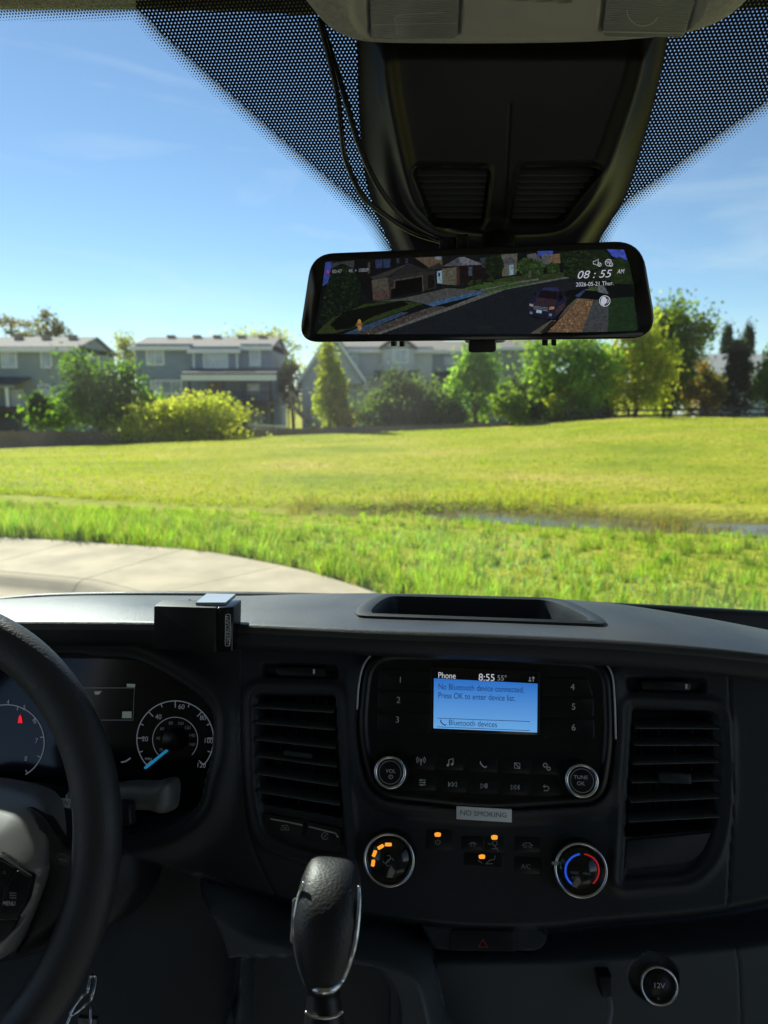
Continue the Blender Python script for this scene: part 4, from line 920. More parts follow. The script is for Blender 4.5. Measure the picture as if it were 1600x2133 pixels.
    poly((64, 60, 56), [(766, 546), (771, 545), (771, 570), (766, 570)])
    poly((92, 80, 62), [(864, 537), (921, 534), (922, 553), (893, 557)]); poly((120, 140, 150), [(907, 535), (919, 534), (919, 540), (907, 541)]); poly((44, 40, 40), [(893, 557), (915, 547), (922, 556), (922, 560), (880, 562)])
    poly((52, 52, 54), [(771, 577), (782, 574), (852, 548), (808, 576), (784, 587)]); poly((40, 39, 41), [(852, 548), (890, 563), (884, 574), (808, 580)])
    poly((78, 74, 66), [(774, 584), (808, 578), (811, 606), (776, 606)]); poly((78, 62, 56), [(776, 605), (811, 604), (812, 623), (777, 626)])
    poly((46, 43, 42), [(809, 577), (906, 563), (908, 600), (812, 622)]); poly((74, 68, 62), [(820, 583), (881, 573), (883, 607), (880, 607), (879, 576), (823, 585), (823, 600), (814, 602), (814, 599), (820, 597)]); poly((10, 9, 10), [(824, 586), (879, 577), (880, 606), (815, 621), (815, 603), (824, 601)]); poly((22, 20, 21), [(891, 573), (904, 571), (905, 598), (892, 602)])
    poly((74, 76, 84), [(921, 555), (955, 536), (1000, 546), (1002, 552), (957, 554)]); poly((104, 108, 118), [(956, 536), (968, 535), (1006, 551), (960, 552)])
    poly((92, 90, 76), [(921, 560), (952, 556), (952, 594), (921, 592)]); poly((62, 40, 36), [(951, 556), (957, 555), (958, 594), (951, 596)]); poly((26, 18, 19), [(957, 554), (1012, 551), (1012, 582), (958, 592)]); poly((58, 74, 92), [(976, 556), (984, 556), (984, 574), (976, 575)])
    poly((128, 160, 180), [(910, 565), (921, 563), (921, 591), (911, 590)]); poly((36, 48, 60), [(913, 568), (917, 568), (917, 576), (913, 576)])
    # centre distance
    poly((24, 62, 160), [(1120, 523), (1152, 522), (1152, 534), (1120, 534)]); poly((50, 54, 62), [(1000, 537), (1030, 534), (1024, 560), (1004, 556)])
    poly((92, 92, 82), [(1044, 530), (1078, 528), (1076, 572), (1046, 576)]); poly((70, 72, 80), [(1046, 540), (1066, 535), (1076, 547), (1048, 550)]); poly((84, 86, 92), [(1098, 530), (1116, 527), (1132, 545), (1100, 545)]); poly((86, 90, 90), [(1128, 532), (1140, 528), (1148, 538), (1146, 552), (1130, 552)]); poly((118, 90, 66), [(1146, 530), (1166, 528), (1168, 548), (1147, 549)])
    poly((120, 160, 180), [(1061, 552), (1070, 551), (1070, 572), (1061, 573)])
    poly((46, 60, 30), [(1000, 590), (1060, 576), (1190, 566), (1190, 580), (1050, 600), (1000, 604)])
    gtree([(1012, 537), (1026, 531), (1044, 534), (1050, 550), (1044, 574), (1022, 580), (1010, 560)], 130)
    gtree([(1076, 545), (1095, 536), (1118, 540), (1136, 552), (1130, 572), (1090, 574), (1076, 562)], 150, (34, 54, 26), ((48, 74, 34), (58, 86, 40), (24, 38, 20)))
    poly((74, 74, 64), [(1102, 564), (1107, 564), (1106, 578), (1100, 578)]); gtree([(1138, 552), (1150, 546), (1166, 552), (1166, 568), (1140, 568)], 60, (38, 60, 28), ((56, 82, 36), (30, 48, 22)))
    # left foreground
    gtree([(690, 560), (712, 548), (738, 560), (752, 590), (748, 640), (715, 668), (676, 682), (664, 672), (678, 610)], 420, (18, 28, 18), ((28, 42, 26), (36, 50, 30), (12, 18, 12)))
    poly((44, 58, 24), [(664, 688), (690, 664), (758, 634), (820, 626), (884, 632), (770, 672), (700, 694), (660, 695)]); lawn = [(664, 688), (690, 664), (758, 634), (820, 626), (884, 632), (770, 672), (700, 694)]; speck(lawn, 200, 2.0, ((50, 66, 28), (36, 48, 20)))
    sh_ = [(688, 676), (716, 650), (770, 638), (838, 626), (852, 634), (780, 658), (730, 684), (700, 688)]; poly((12, 14, 11), sh_); speck(sh_, 160, 2.2, ((18, 22, 14), (8, 10, 8)))
    poly((74, 76, 76), [(778, 628), (840, 621), (932, 600), (1002, 604), (1002, 610), (892, 634), (850, 626)])
    poly((44, 68, 96), [(716, 695), (758, 678), (836, 650), (852, 651), (760, 690), (742, 696)]); poly((42, 88, 132), [(884, 633), (1000, 606), (1012, 610), (902, 638)])
    gr = [(742, 696), (852, 655), (906, 637), (936, 640), (806, 690), (780, 696)]; poly((66, 60, 58), gr); speck(gr, 420, 1.5, ((88, 80, 76), (46, 42, 42), (104, 92, 84)))
    poly((92, 94, 90), [(778, 696), (932, 640), (1000, 614), (1052, 599), (1190, 574), (1196, 577), (1054, 603), (938, 645), (792, 696)])
    poly((92, 96, 92), [(1000, 602), (1052, 590), (1120, 580), (1124, 583), (1056, 594), (1004, 606)]); poly((54, 84, 34), [(1004, 606), (1056, 596), (1100, 588), (1110, 590), (1050, 602), (1012, 610)]); poly((52, 80, 32), [(962, 602), (1010, 588), (1080, 586), (1060, 592), (1000, 602)])
    for x, y in ((980, 590), (1020, 584), (1000, 588)): gtree([(x - 8, y + 5), (x - 6, y - 5), (x + 6, y - 6), (x + 9, y + 4)], 24, (30, 40, 20), ((44, 58, 30), (22, 30, 16)))
    poly((26, 31, 37), [(792, 696), (938, 645), (1054, 603), (1196, 577), (1222, 582), (1200, 606), (1130, 680), (1108, 696)])
    speck([(792, 696), (938, 645), (1054, 603), (1196, 577), (1200, 606), (1108, 696)], 160, 0.8, ((34, 38, 44), (20, 24, 30)))
    # right side
    gtree([(1166, 528), (1200, 521), (1262, 519), (1276, 545), (1268, 584), (1226, 586), (1176, 576)], 420, (22, 34, 20), ((32, 48, 26), (42, 60, 32), (14, 22, 14)))
    poly((22, 62, 190), [(1264, 519), (1300, 520), (1308, 544), (1276, 534)]); gtree([(1272, 545), (1290, 534), (1310, 545), (1322, 600), (1272, 590)], 180, (28, 44, 20), ((44, 62, 28), (34, 52, 24)))
    poly((14, 15, 18), [(1262, 590), (1320, 592), (1323, 618), (1275, 608), (1262, 600)]); poly((60, 84, 40), [(1225, 598), (1245, 596), (1243, 606), (1228, 606)]); poly((96, 104, 110), [(1246, 594), (1258, 594), (1268, 612), (1244, 610)])
    poly((86, 82, 70), [(1104, 695), (1152, 664), (1200, 622), (1220, 602), (1230, 603), (1206, 625), (1140, 685), (1128, 695)]); poly((34, 32, 32), [(1124, 694), (1150, 668), (1156, 669), (1132, 694)])
    g2 = [(1140, 692), (1180, 650), (1206, 622), (1238, 622), (1226, 655), (1212, 692)]; poly((112, 86, 58), g2); speck(g2, 520, 1.5, ((140, 110, 76), (78, 60, 42), (158, 128, 92)))
    poly((66, 71, 74), [(1212, 692), (1226, 655), (1238, 624), (1268, 626), (1267, 691)]); lw_ = [(1268, 622), (1320, 618), (1328, 688), (1267, 691)]; poly((30, 54, 28), lw_); speck(lw_, 160, 2, ((36, 62, 32), (24, 44, 24)))
    poly((10, 11, 16), [(1176, 608), (1196, 602), (1240, 606), (1270, 615), (1240, 624), (1200, 621), (1178, 618)]); poly((36, 60, 110), [(1198, 616), (1216, 604), (1220, 605), (1206, 620)])
    # car
    poly((9, 10, 16), [(1100, 652), (1180, 640), (1160, 668), (1110, 662)]); poly((24, 27, 58), [(1104, 624), (1112, 616), (1124, 601), (1136, 597), (1160, 597), (1170, 604), (1178, 624), (1178, 640), (1154, 664), (1130, 663), (1104, 655), (1101, 638)])
    poly((22, 14, 18), [(1120, 618), (1130, 605), (1162, 608), (1160, 624)]); poly((38, 42, 84), [(1130, 601), (1136, 598), (1160, 598), (1165, 604), (1162, 607), (1132, 604)]); poly((54, 36, 50), [(1118, 620), (1160, 625), (1154, 641), (1110, 635)]); poly((14, 12, 18), [(1164, 608), (1169, 607), (1175, 622), (1163, 628)]); poly((60, 46, 46), [(1158, 642), (1177, 630), (1177, 640), (1156, 660)])
    poly((40, 42, 52), [(1110, 636), (1146, 641), (1144, 650), (1110, 645)])
    for k in range(3): poly((126, 134, 150), [(1112, 637 + 3 * k), (1141, 641 + 3 * k), (1141, 642 + 3 * k), (1112, 638 + 3 * k)])
    poly((150, 150, 140), [(1103, 632), (1111, 634), (1111, 639), (1103, 637)]); poly((190, 130, 70), [(1145, 639), (1155, 639), (1154, 644), (1144, 645)]); poly((150, 185, 200), [(1118, 645), (1129, 647), (1128, 653), (1117, 651)]); poly((110, 114, 124), [(1104, 648), (1110, 650), (1109, 655), (1103, 653)]); poly((120, 124, 134), [(1144, 653), (1150, 653), (1149, 659), (1143, 658)]); poly((24, 24, 34), [(1112, 653), (1142, 657), (1141, 661), (1112, 657)]); poly((10, 10, 12), [(1112, 609), (1117, 611), (1117, 615), (1112, 614)])
    poly((170, 126, 44), [(744, 672), (747, 665), (751, 665), (753, 672), (753, 688), (746, 688)]); poly((120, 84, 30), [(741, 674), (756, 674), (756, 678), (741, 678)])
    poly((34, 40, 46), [(996, 680), (1024, 680), (1026, 684), (994, 684)])
    # keep only vertices on the glass
    me_ = mesh_obj('screen_picture', V, F, feed, scr); set_cols(me_, np.array(C))
    hh = st['h'] + 0.00015
    tx = mat('screen_white', (0.02, 0.02, 0.02), 0.3, emit=(srgb(196, 200, 214), 0.42)); tx2 = mat('screen_grey', (0.02, 0.02, 0.02), 0.3, emit=(srgb(140, 146, 160), 0.35)); rd = mat('screen_red', (0.02, 0, 0), 0.3, emit=(srgb(190, 30, 40), 0.55))
    text('08 : 55', MR, 1237, 571, 16, tx, scr, hh, 71, 0.25); text('AM', MR, 1293, 565, 9, tx, scr, hh, 15, 0.2); text('2026-05-21 Thur.', MR, 1239, 591, 8.5, tx, scr, hh, 78)
    text('00:47', MR, 702, 565, 7.5, tx2, scr, hh, 20); text('4K + 1080P', MR, 747, 563, 7.5, tx2, scr, hh, 42)
    f = Flat(MR, hh); f.disc(683, 566, 2.6, 0, 14); f.build('record_dot', rd, scr)
    f = Flat(MR, hh)
    f.stroke([(1236, 544), (1240, 544), (1246, 539), (1246, 554), (1240, 550), (1236, 550)], 1.2, 0, True); f.arc(1249, 551, 3.6, 0, 350, 1.2); f.stroke([(1246.5, 553.5), (1251.5, 548.5)], 1.1)
    f.arc(1268, 547, 7, 30, 330, 1.2); f.arc(1268, 552, 5, 40, 140, 1.2, n=8); f.arc(1268, 552, 8.5, 45, 135, 1.2, n=8); f.arc(1273, 551, 3.6, 0, 350, 1.2)
    f.arc(1260, 627, 11, 0, 352, 1.4); f.poly([(1253, 621), (1256, 618), (1261, 618), (1264, 623), (1265, 627), (1263, 631), (1259, 634), (1259, 637), (1254, 635), (1251, 630)]); f.arc(1262, 627, 5.5, -50, 50, 1.3, n=8); f.arc(1263, 627, 8, -45, 45, 1.2, n=8)
    f.build('screen_icons', tx, scr)
    for x0, x1, y1 in ((812, 822, 722), (830, 840, 723), (1130, 1142, 721), (1150, 1160, 721)):
        slab('strap_clip', MR, MR.poly(rp([(x0, 706), (x1, 706), (x1, y1), (x0, y1)], 2)), -0.018, -0.006, M['black'], root, 0.001)
    slab('camera_pod', MR, MR.poly(rp([(976, 700), (1032, 700), (1033, 732), (1027, 735), (980, 736), (974, 732)], 5)), -0.03, -0.008, M['black'], root, 0.002)
    slab('rear_glass_edge', MR, MR.poly(rp([(958, 700), (1062, 700), (1050, 717), (966, 718)], 6)), -0.036, -0.031, M['chrome'], root, 0.001)
    b = MB(); b.tube([MR.X(1030, 560, -0.022), MR.X(1036, 520, -0.045), SH.X(1040, 470, -0.03)], 0.017, 14); b.build('mount_stem', M['black'], root, smooth=True)
    slab('cable_plug', MR, MR.poly(rp([(948, 486), (974, 484), (975, 520), (949, 521)], 3)), -0.03, -0.012, M['black'], root, 0.001)
    slab('cable_plug', MR, MR.poly(rp([(912, 492), (946, 490), (946, 521), (913, 522)], 3)), -0.032, -0.015, M['black'], root, 0.001)
mirror()
def cord(label, pts, d0, d1, r):
    P = crom([np.array((x, y, 0.0)) for x, y in pts], 8); n = len(P); m = MB()
    m.tube([atd(p[0], p[1], d0 + (d1 - d0) * k / (n - 1) - 0.012 * math.sin(math.pi * k / (n - 1))) for k, p in enumerate(P)], r, 8); tag(m.build('power_cord', M['rubber'], None, smooth=True), label, 'cord', 'cords running from the roof to the mirror')
cord('black cord from roof to mirror, left of the two', [(664, 40), (678, 92), (690, 140), (703, 200), (712, 280), (722, 338), (756, 408), (800, 446), (860, 484), (930, 506)], 0.66, 0.745, 0.0024)
cord('black cord from roof to mirror, right of the two', [(668, 40), (684, 92), (700, 140), (722, 215), (746, 296), (776, 366), (810, 420), (850, 462), (900, 492), (935, 503)], 0.665, 0.748, 0.0026)

# ------------------------------------------------------------------ dashboard
FT = R(20)
FA = Plane(atd(1010, 1500, 0.65), -FV * math.cos(FT) + UP * math.sin(FT), RV)
dash = thing('dashboard', 'dark grey van dashboard with radio, vents and dials', 'dashboard')
NEAR = [(-260, 1300), (0, 1298), (150, 1298), (300, 1299), (500, 1304), (650, 1311), (800, 1318), (1000, 1325), (1250, 1336), (1450, 1351), (1600, 1367), (1850, 1398)]
FAR = [(-260, 1262), (0, 1248), (150, 1241), (300, 1240), (500, 1241), (650, 1237), (800, 1236), (1000, 1241), (1250, 1254), (1450, 1284), (1600, 1312), (1850, 1362)]
BIN = [(803, 1245), (1152, 1254), (1243, 1300), (762, 1283)]
LIP = 0.034
def topz(px):   # height of the top pad at its near edge
    y = np.interp(px, [p[0] for p in NEAR], [p[1] for p in NEAR]); return FA.X(px, y, LIP)
def top_pt(px, t):
    """t = 0 near edge, 1 far crest"""
    nx = crom_y(NEAR_S, px); fx = crom_y(FAR_S, px)
    a = FA.X(px, nx, LIP); z = a[2] - 0.009; d = ray(px, fx); c = CAM + d * ((z - H) / d[2])
    q = a + (c - a) * t; q[2] += 0.004 * math.sin(math.pi * t); return q
NEAR_S = np.array(crom(NEAR, 8)); FAR_S = np.array(crom(FAR, 8))
def crom_y(S_, x): return float(np.interp(x, S_[:, 0], S_[:, 1]))
def dash_top():
    xs = np.arange(-260, 1851, 14); V = []; ts = np.linspace(0.05, 1.0, 9); k = 0; hole = []
    bx = np.array([p for p in BIN], float)
    rows = []
    for px in xs:
        a = top_pt(px, 0.0); col = []
        under = a - UP * 0.030 + FV * 0.030; col.append(under - UP * 0.02 + FV * 0.03); col.append(under); col.append(a - UP * 0.022 + FV * 0.004); col.append(a - UP * 0.014 - FV * 0.001); col.append(a - UP * 0.006); col.append(top_pt(px, 0.02))
        col += [top_pt(px, t) for t in ts]
        e = top_pt(px, 1.0); col.append(e + FV * 0.02 - UP * 0.010); col.append(e + FV * 0.05 - UP * 0.035); col.append(e + FV * 0.16 - UP * 0.11); col.append(e + FV * 0.34 - UP * 0.15)
        rows.append(col)
    n = len(rows[0]); V = [p for c in rows for p in c]
    F = [(i * n + j, (i + 1) * n + j, (i + 1) * n + j + 1, i * n + j + 1) for i in range(len(xs) - 1) for j in range(n - 1)]
    # leave the storage tray open
    keep = []
    poly = np.array([FA_px(p) for p in BIN])
    for f in F:
        c = sum(np.asarray(V[q]) for q in f) / 4; s_, _ = sdist(np.array([c[:2]]), poly)
        keep.append(s_[0] > 0.004)
    F = [f for f, k_ in zip(F, keep) if k_]
    return mesh_obj('dash_top', V, F, [M['dashtop'], M['dash']], dash, smooth=True, idx=[1 if min(q % n for q in f) < 4 else 0 for f in F])
def FA_px(p):
    """point of the top pad seen at picture point p (plan position)"""
    lo, hi = 0.0, 1.0
    y0 = crom_y(NEAR_S, p[0]); y1 = crom_y(FAR_S, p[0])
    best = None
    for t in np.linspace(0, 1.1, 111):
        q = top_pt(p[0], t); d = q - CAM; dep = d[1] * cp - d[2] * sp_; yy = 1066.5 - 1600 * (d[1] * sp_ + d[2] * cp) / dep
        if best is None or abs(yy - p[1]) < best[0]: best = (abs(yy - p[1]), q)
    return best[1][:2]
def top_plane_z(xy):
    return None
def tray():
    P = rp(BIN, [26, 34, 34, 34], 6); pts = []
    for p in P:
        # exact 3D point on the pad
        best = None
        for t in np.linspace(0, 1.15, 231):
            q = top_pt(p[0], t); d = q - CAM; dep = d[1] * cp - d[2] * sp_; yy = 1066.5 - 1600 * (d[1] * sp_ + d[2] * cp) / dep
            if best is None or abs(yy - p[1]) < best[0]: best = (abs(yy - p[1]), q.copy())
        pts.append(best[1])
    n = len(pts); c = sum(pts) / n
    def ring(s, dz): return [p + (p - c) / np.linalg.norm((p - c)[:2]) * s * np.array([1, 1, 0]) + UP * dz for p in pts]
    rings = [ring(0.016, -0.002), ring(0.014, 0.002), ring(0.006, 0.0035), ring(0.0, 0.002), ring(-0.002, -0.004), ring(-0.006, -0.05)]
    V = [v for r_ in rings for v in r_]; F = []
    for k in range(len(rings) - 1):
        for q in range(n): F.append((k * n + q, k * n + (q + 1) % n, (k + 1) * n + (q + 1) % n, (k + 1) * n + q))
    F.append(tuple((len(rings) - 1) * n + q for q in range(n)))
    mesh_obj('storage_tray', V, F, M['dash'], dash, sharp=35)
def cowl():
    E_ = np.array(crom([(-260, 1272), (-100, 1256), (0, 1246), (100, 1238), (300, 1234), (560, 1236), (800, 1242), (1000, 1247), (1250, 1257), (1400, 1264), (1600, 1275), (1850, 1292)], 6)); CW = Plane(CAM + FV * 1.10, -FV, RV); V = []
    for e in E_:
        p = CW.X(e[0], e[1]); V += [p + FV * 0.03 - UP * 0.02, p + FV * 0.008, p, p - UP * 0.006 - FV * 0.004, p - UP * 0.035 - FV * 0.006, p - UP * 0.16 - FV * 0.03]
    k = 6; n = len(E_); mesh_obj('windshield_cowl', V, [(i * k + j, (i + 1) * k + j, (i + 1) * k + j + 1, i * k + j + 1) for i in range(n - 1) for j in range(k - 1)], M['black'], dash, smooth=True)
cowl()
dash_top(); tray()
# ---- moulded fascia
CL = rp([(-260, 1363), (150, 1363), (287, 1373), (350, 1404), (420, 1448), (449, 1484), (446, 1565), (434, 1610), (420, 1672), (396, 1698), (357, 1720), (296, 1734), (200, 1742), (-260, 1742)], 26, 4)
LV_OUT = rp([(524, 1440), (702, 1444), (708, 1580), (720, 1710), (726, 1790), (690, 1788), (607, 1768), (546, 1740), (528, 1652)], [22, 12, 40, 40, 8, 30, 50, 50, 60], 5)
LV_IN = rp([(537, 1452), (697, 1452), (704, 1580), (712, 1704), (545, 1674), (539, 1600)], [10, 6, 30, 6, 10, 30], 4)
RV_OUT = rp([(1314, 1470), (1497, 1478), (1506, 1520), (1504, 1690), (1484, 1780), (1440, 1826), (1294, 1836), (1304, 1650)], [10, 26, 30, 50, 40, 40, 10, 30], 5)
RV_IN = rp([(1320, 1480), (1487, 1484), (1490, 1728), (1303, 1744), (1311, 1600)], [8, 20, 10, 8, 20], 4)
RADIO = rp([(757, 1351), (1000, 1352), (1276, 1370), (1284, 1550), (1262, 1676), (1010, 1690), (772, 1664), (740, 1530)], [72, 60, 66, 60, 50, 50, 50, 60], 7)
POD = crom([(402, 1830), (440, 1895), (462, 1940), (474, 1990), (472, 2080), (460, 2300), (980, 2300), (930, 2120), (905, 2020), (868, 1975), (800, 1950), (700, 1930), (560, 1905), (470, 1850)], 5, True)
CAV = rp([(478, 1974), (520, 1966), (640, 1964), (760, 1982), (806, 1990), (836, 2040), (842, 2080), (836, 2300), (474, 2300)], [30, 10, 10, 10, 40, 30, 20, 0, 0], 5)
def fascia():
    out = FA.poly([(-230, 1322), (400, 1318), (1000, 1330), (1760, 1375), (1740, 2260), (-200, 2260)])
    U = lambda p: FA.poly(p)
    main = U([(-600, 1200), (2300, 1200), (2300, 1800), (1700, 1862)] + crom([(1600, 1882), (1512, 1901), (1400, 1914), (1259, 1926), (1150, 1938), (1000, 1940), (870, 1930), (700, 1908), (520, 1866), (357, 1818), (287, 1797), (100, 1780)], 4) + [(-600, 1770)])
    lower = U([(880, 1992), (1161, 1989), (1356, 1978), (1541, 1961), (1760, 1930), (2300, 1900), (2300, 2500), (860, 2500)])
    haz = U(rp([(868, 1926), (1120, 1928), (1152, 1960), (1128, 1992), (900, 1990)], 22))
    cl, lo_, li, ro, ri, rad, pod, cav = [U(p) for p in (CL, LV_OUT, LV_IN, RV_OUT, RV_IN, RADIO, POD, CAV)]
    slots = [U(rp(p, 8)) for p in ([(542, 1382), (704, 1386), (704, 1414), (546, 1410)], [(1304, 1410), (1472, 1414), (1470, 1444), (1308, 1440)])]
    seams = [U(crom([(504, 1340), (504, 1440), (505, 1560), (512, 1700), (536, 1790), (580, 1880)], 4)), U(crom([(1519, 1390), (1523, 1500), (1527, 1650), (1521, 1800), (1516, 1902)], 4)), U(crom([(1541, 1958), (1552, 2010), (1558, 2080), (1558, 2280)], 4))]
    sock = U([(1372 + 54 * math.cos(k * 0.196), 2052 - 50 * math.sin(k * 0.196)) for k in range(32)])
    def h(Q):
        N = len(Q); z = np.zeros(N)
        def D(p, closed=True): return sdist(Q, p, closed)[0]
        z -= 0.055 * ss(-0.006, 0.020, D(main))
        dl = D(lower); z = z + (0.040) * ss(0.004, -0.012, dl)
        left = Q[:, 0] < FA.uv(690, 1900)[0]
        z -= 0.055 * left * ss(0.004, 0.05, D(main))
        dp = D(pod); z = np.where(dp < 0.02, np.maximum(z, 0.030 - 0.10 * ss(-0.012, 0.010, dp)), z)
        dc = D(cav); z -= 0.028 * ss(0.001, -0.005, dc) ; z -= 0.03 * ss(-0.010, -0.014, dc)
        z = np.maximum(z, -0.13)
        dh = D(haz); z = np.maximum(z, -0.004 - 0.05 * ss(-0.003, 0.006, dh))
        d = D(cl); z += 0.010 * np.exp(-((d - 0.012) / 0.012) ** 2) + 0.002 * np.exp(-((d - 0.001) / 0.0018) ** 2) - 0.075 * ss(0.0005, -0.004, d)
        for a, b_ in ((lo_, li), (ro, ri)):
            d = D(a); z += 0.0018 * np.exp(-((d + 0.001) / 0.0018) ** 2) - 0.004 * ss(0.001, -0.004, d) + 0.003 * np.exp(-((d - 0.006) / 0.004) ** 2)
            d = D(b_); z -= 0.030 * ss(0.0006, -0.0016, d)
        d = D(rad); z += 0.007 * ss(0.014, 0.0, d) * ss(FA.uv(1000, 1350)[1] + 0.002, FA.uv(1000, 1400)[1], Q[:, 1]); z -= 0.006 * ss(0.0, -0.003, d)
        for s_ in slots: z -= 0.007 * ss(0.001, -0.003, D(s_))
        z -= 0.007 * ss(0.0006, -0.002, D(sock))
        for s_ in seams: z -= 0.0016 * np.exp(-(D(s_, False) / 0.0009) ** 2)
        return z
    fo = relief('fascia', FA, out, h, 0.0014, M['dash'], dash, skirt=0)
    # the lower mouldings are a lighter grey plastic than the fascia above them
    me = fo.data; me.materials.append(mat('lower_dash_plastic', (0.050, 0.058, 0.063), 0.55, spec=0.4, bump=(900, 0.35), rvar=(12, 0.08))); c = np.empty(len(me.polygons) * 3); me.polygons.foreach_get('center', c); c = c.reshape(-1, 3) - FA.o
    q = np.stack([c @ FA.u, c @ FA.v], 1); me.polygons.foreach_set('material_index', ((sdist(q, main)[0] > 0.006) & (sdist(q, haz)[0] > 0.006) | (sdist(q, pod)[0] < 0.004)).astype(np.int32))
fascia()
# ---- air vents
def air_vent(inner, slats, xl, xr, tab, lab, extra=None):
    v = bpy.data.objects.new('air_vent', None); COL.objects.link(v); v.parent = dash; v['label'] = lab
    for k, (yl, yr) in enumerate(slats):
        x0, x1 = xl(k), xr(k); a = FA.X(x0, yl, -0.006); c = FA.X(x1, yr, -0.006); b = MB(); mid = (a + c) / 2
        # rounded front edge: a thin blade with a bevelled nose
        n = FA.n * 0.010 - FA.v * 0.002; w = (c - a) / 2; t = FA.v * 0.0011
        V = []
        for s in (-1, 1): V += [mid + s * w + q for q in (-n - t, -n + t, n * 0.75 + t, n + t * 0.3, n - t * 0.3, n * 0.75 - t)]
        b.add(V, [(0, 6, 7, 1), (1, 7, 8, 2), (2, 8, 9, 3), (3, 9, 10, 4), (4, 10, 11, 5), (5, 11, 6, 0), (0, 1, 2, 3, 4, 5), (11, 10, 9, 8, 7, 6)]); b.build('slat', M['slat'], v)
    for k in range(5):   # vertical vanes deeper in the duct
        t = (k + 0.5) / 5; p0 = FA.X(xl(0) + (xr(0) - xl(0)) * t, slats[0][0] - 14, -0.024); p1 = FA.X(xl(5) + (xr(5) - xl(5)) * t, slats[5][1] + 10, -0.024); b = MB(); b.box((p0 + p1) / 2, (p1 - p0) / 2, FA.n * 0.006, FA.u * 0.0007); b.build('vane', M['black'], v)
    slab('vent_tab', FA, FA.poly(rp(tab, 5), 0.006), -0.006, 0.007, M['dash'], v, 0.0015)
    return v
air_vent(LV_IN, [(1468, 1478), (1500, 1514), (1534, 1552), (1568, 1590), (1604, 1629), (1641, 1668)], lambda k: 537 + k * 1.2, lambda k: 699 + k * 2.2, [(590, 1562), (651, 1570), (650, 1581), (589, 1573)], 'louvred air vent left of the radio')
air_vent(RV_IN, [(1510, 1511), (1545, 1545), (1584, 1580), (1622, 1617), (1662, 1653), (1702, 1692)], lambda k: 1318 - k * 2.4, lambda k: 1490, [(1371, 1608), (1440, 1612), (1441, 1634), (1374, 1631)], 'louvred air vent right of the radio')
for pts, tick in (([(572, 1389), (678, 1391), (680, 1410), (574, 1408)], (654, 1399)), ([(1335, 1417), (1442, 1420), (1441, 1440), (1337, 1437)], (1430, 1430))):
    o = slab('vent_thumbwheel', FA, FA.poly(rp(pts, 9), 0.004), -0.008, 0.004, M['black'], dash, 0.003)
    f = Flat(FA, 0.0043); f.poly([(tick[0] - 2, tick[1] - 5), (tick[0] + 2, tick[1] - 5), (tick[0] + 2, tick[1] + 5), (tick[0] - 2, tick[1] + 5)]); f.build('position_mark', M['print'], o)
o = slab('left_vent_blank', FA, FA.poly(rp([(1306, 1752), (1484, 1734), (1466, 1776), (1436, 1798), (1300, 1812)], [4, 4, 20, 20, 8]), 0), -0.004, -0.001, M['dash'], dash, 0.001); o.name = 'blank_switch_cover'
for pts, strip_, nm in (([(553, 1694), (632, 1709), (630, 1746), (588, 1738), (556, 1716)], [(563, 1706), (598, 1712), (630, 1719)], 'switch'), ([(640, 1710), (708, 1726), (712, 1764), (640, 1750)], [(643, 1722), (680, 1731), (699, 1736), (704, 1744)], 'switch')):
    o = slab('lower_switch', FA, FA.poly(rp(pts, 5), 0), -0.004, 0.0, M['black'], dash, 0.001)
    f = Flat(FA, 0.0003); f.stroke(strip_, 3.2); f.build('chrome_strip', M['chrome'], o)
    f = Flat(FA, 0.0003); cx, cy = np.mean([p[0] for p in pts]) + 2, np.mean([p[1] for p in pts]) + 4
    if pts[0][0] < 600: f.stroke([(cx - 9, cy + 4), (cx - 6, cy - 5), (cx + 5, cy - 5), (cx + 9, cy + 4)], 1.6, 0, True); f.stroke([(cx - 4, cy), (cx + 4, cy)], 1.6)
    else: f.arc(cx, cy, 7, 20, 330, 1.6); f.stroke([(cx - 3, cy + 3), (cx + 4, cy - 3)], 1.6)
    f.build('lettering', M['printdim'], o)
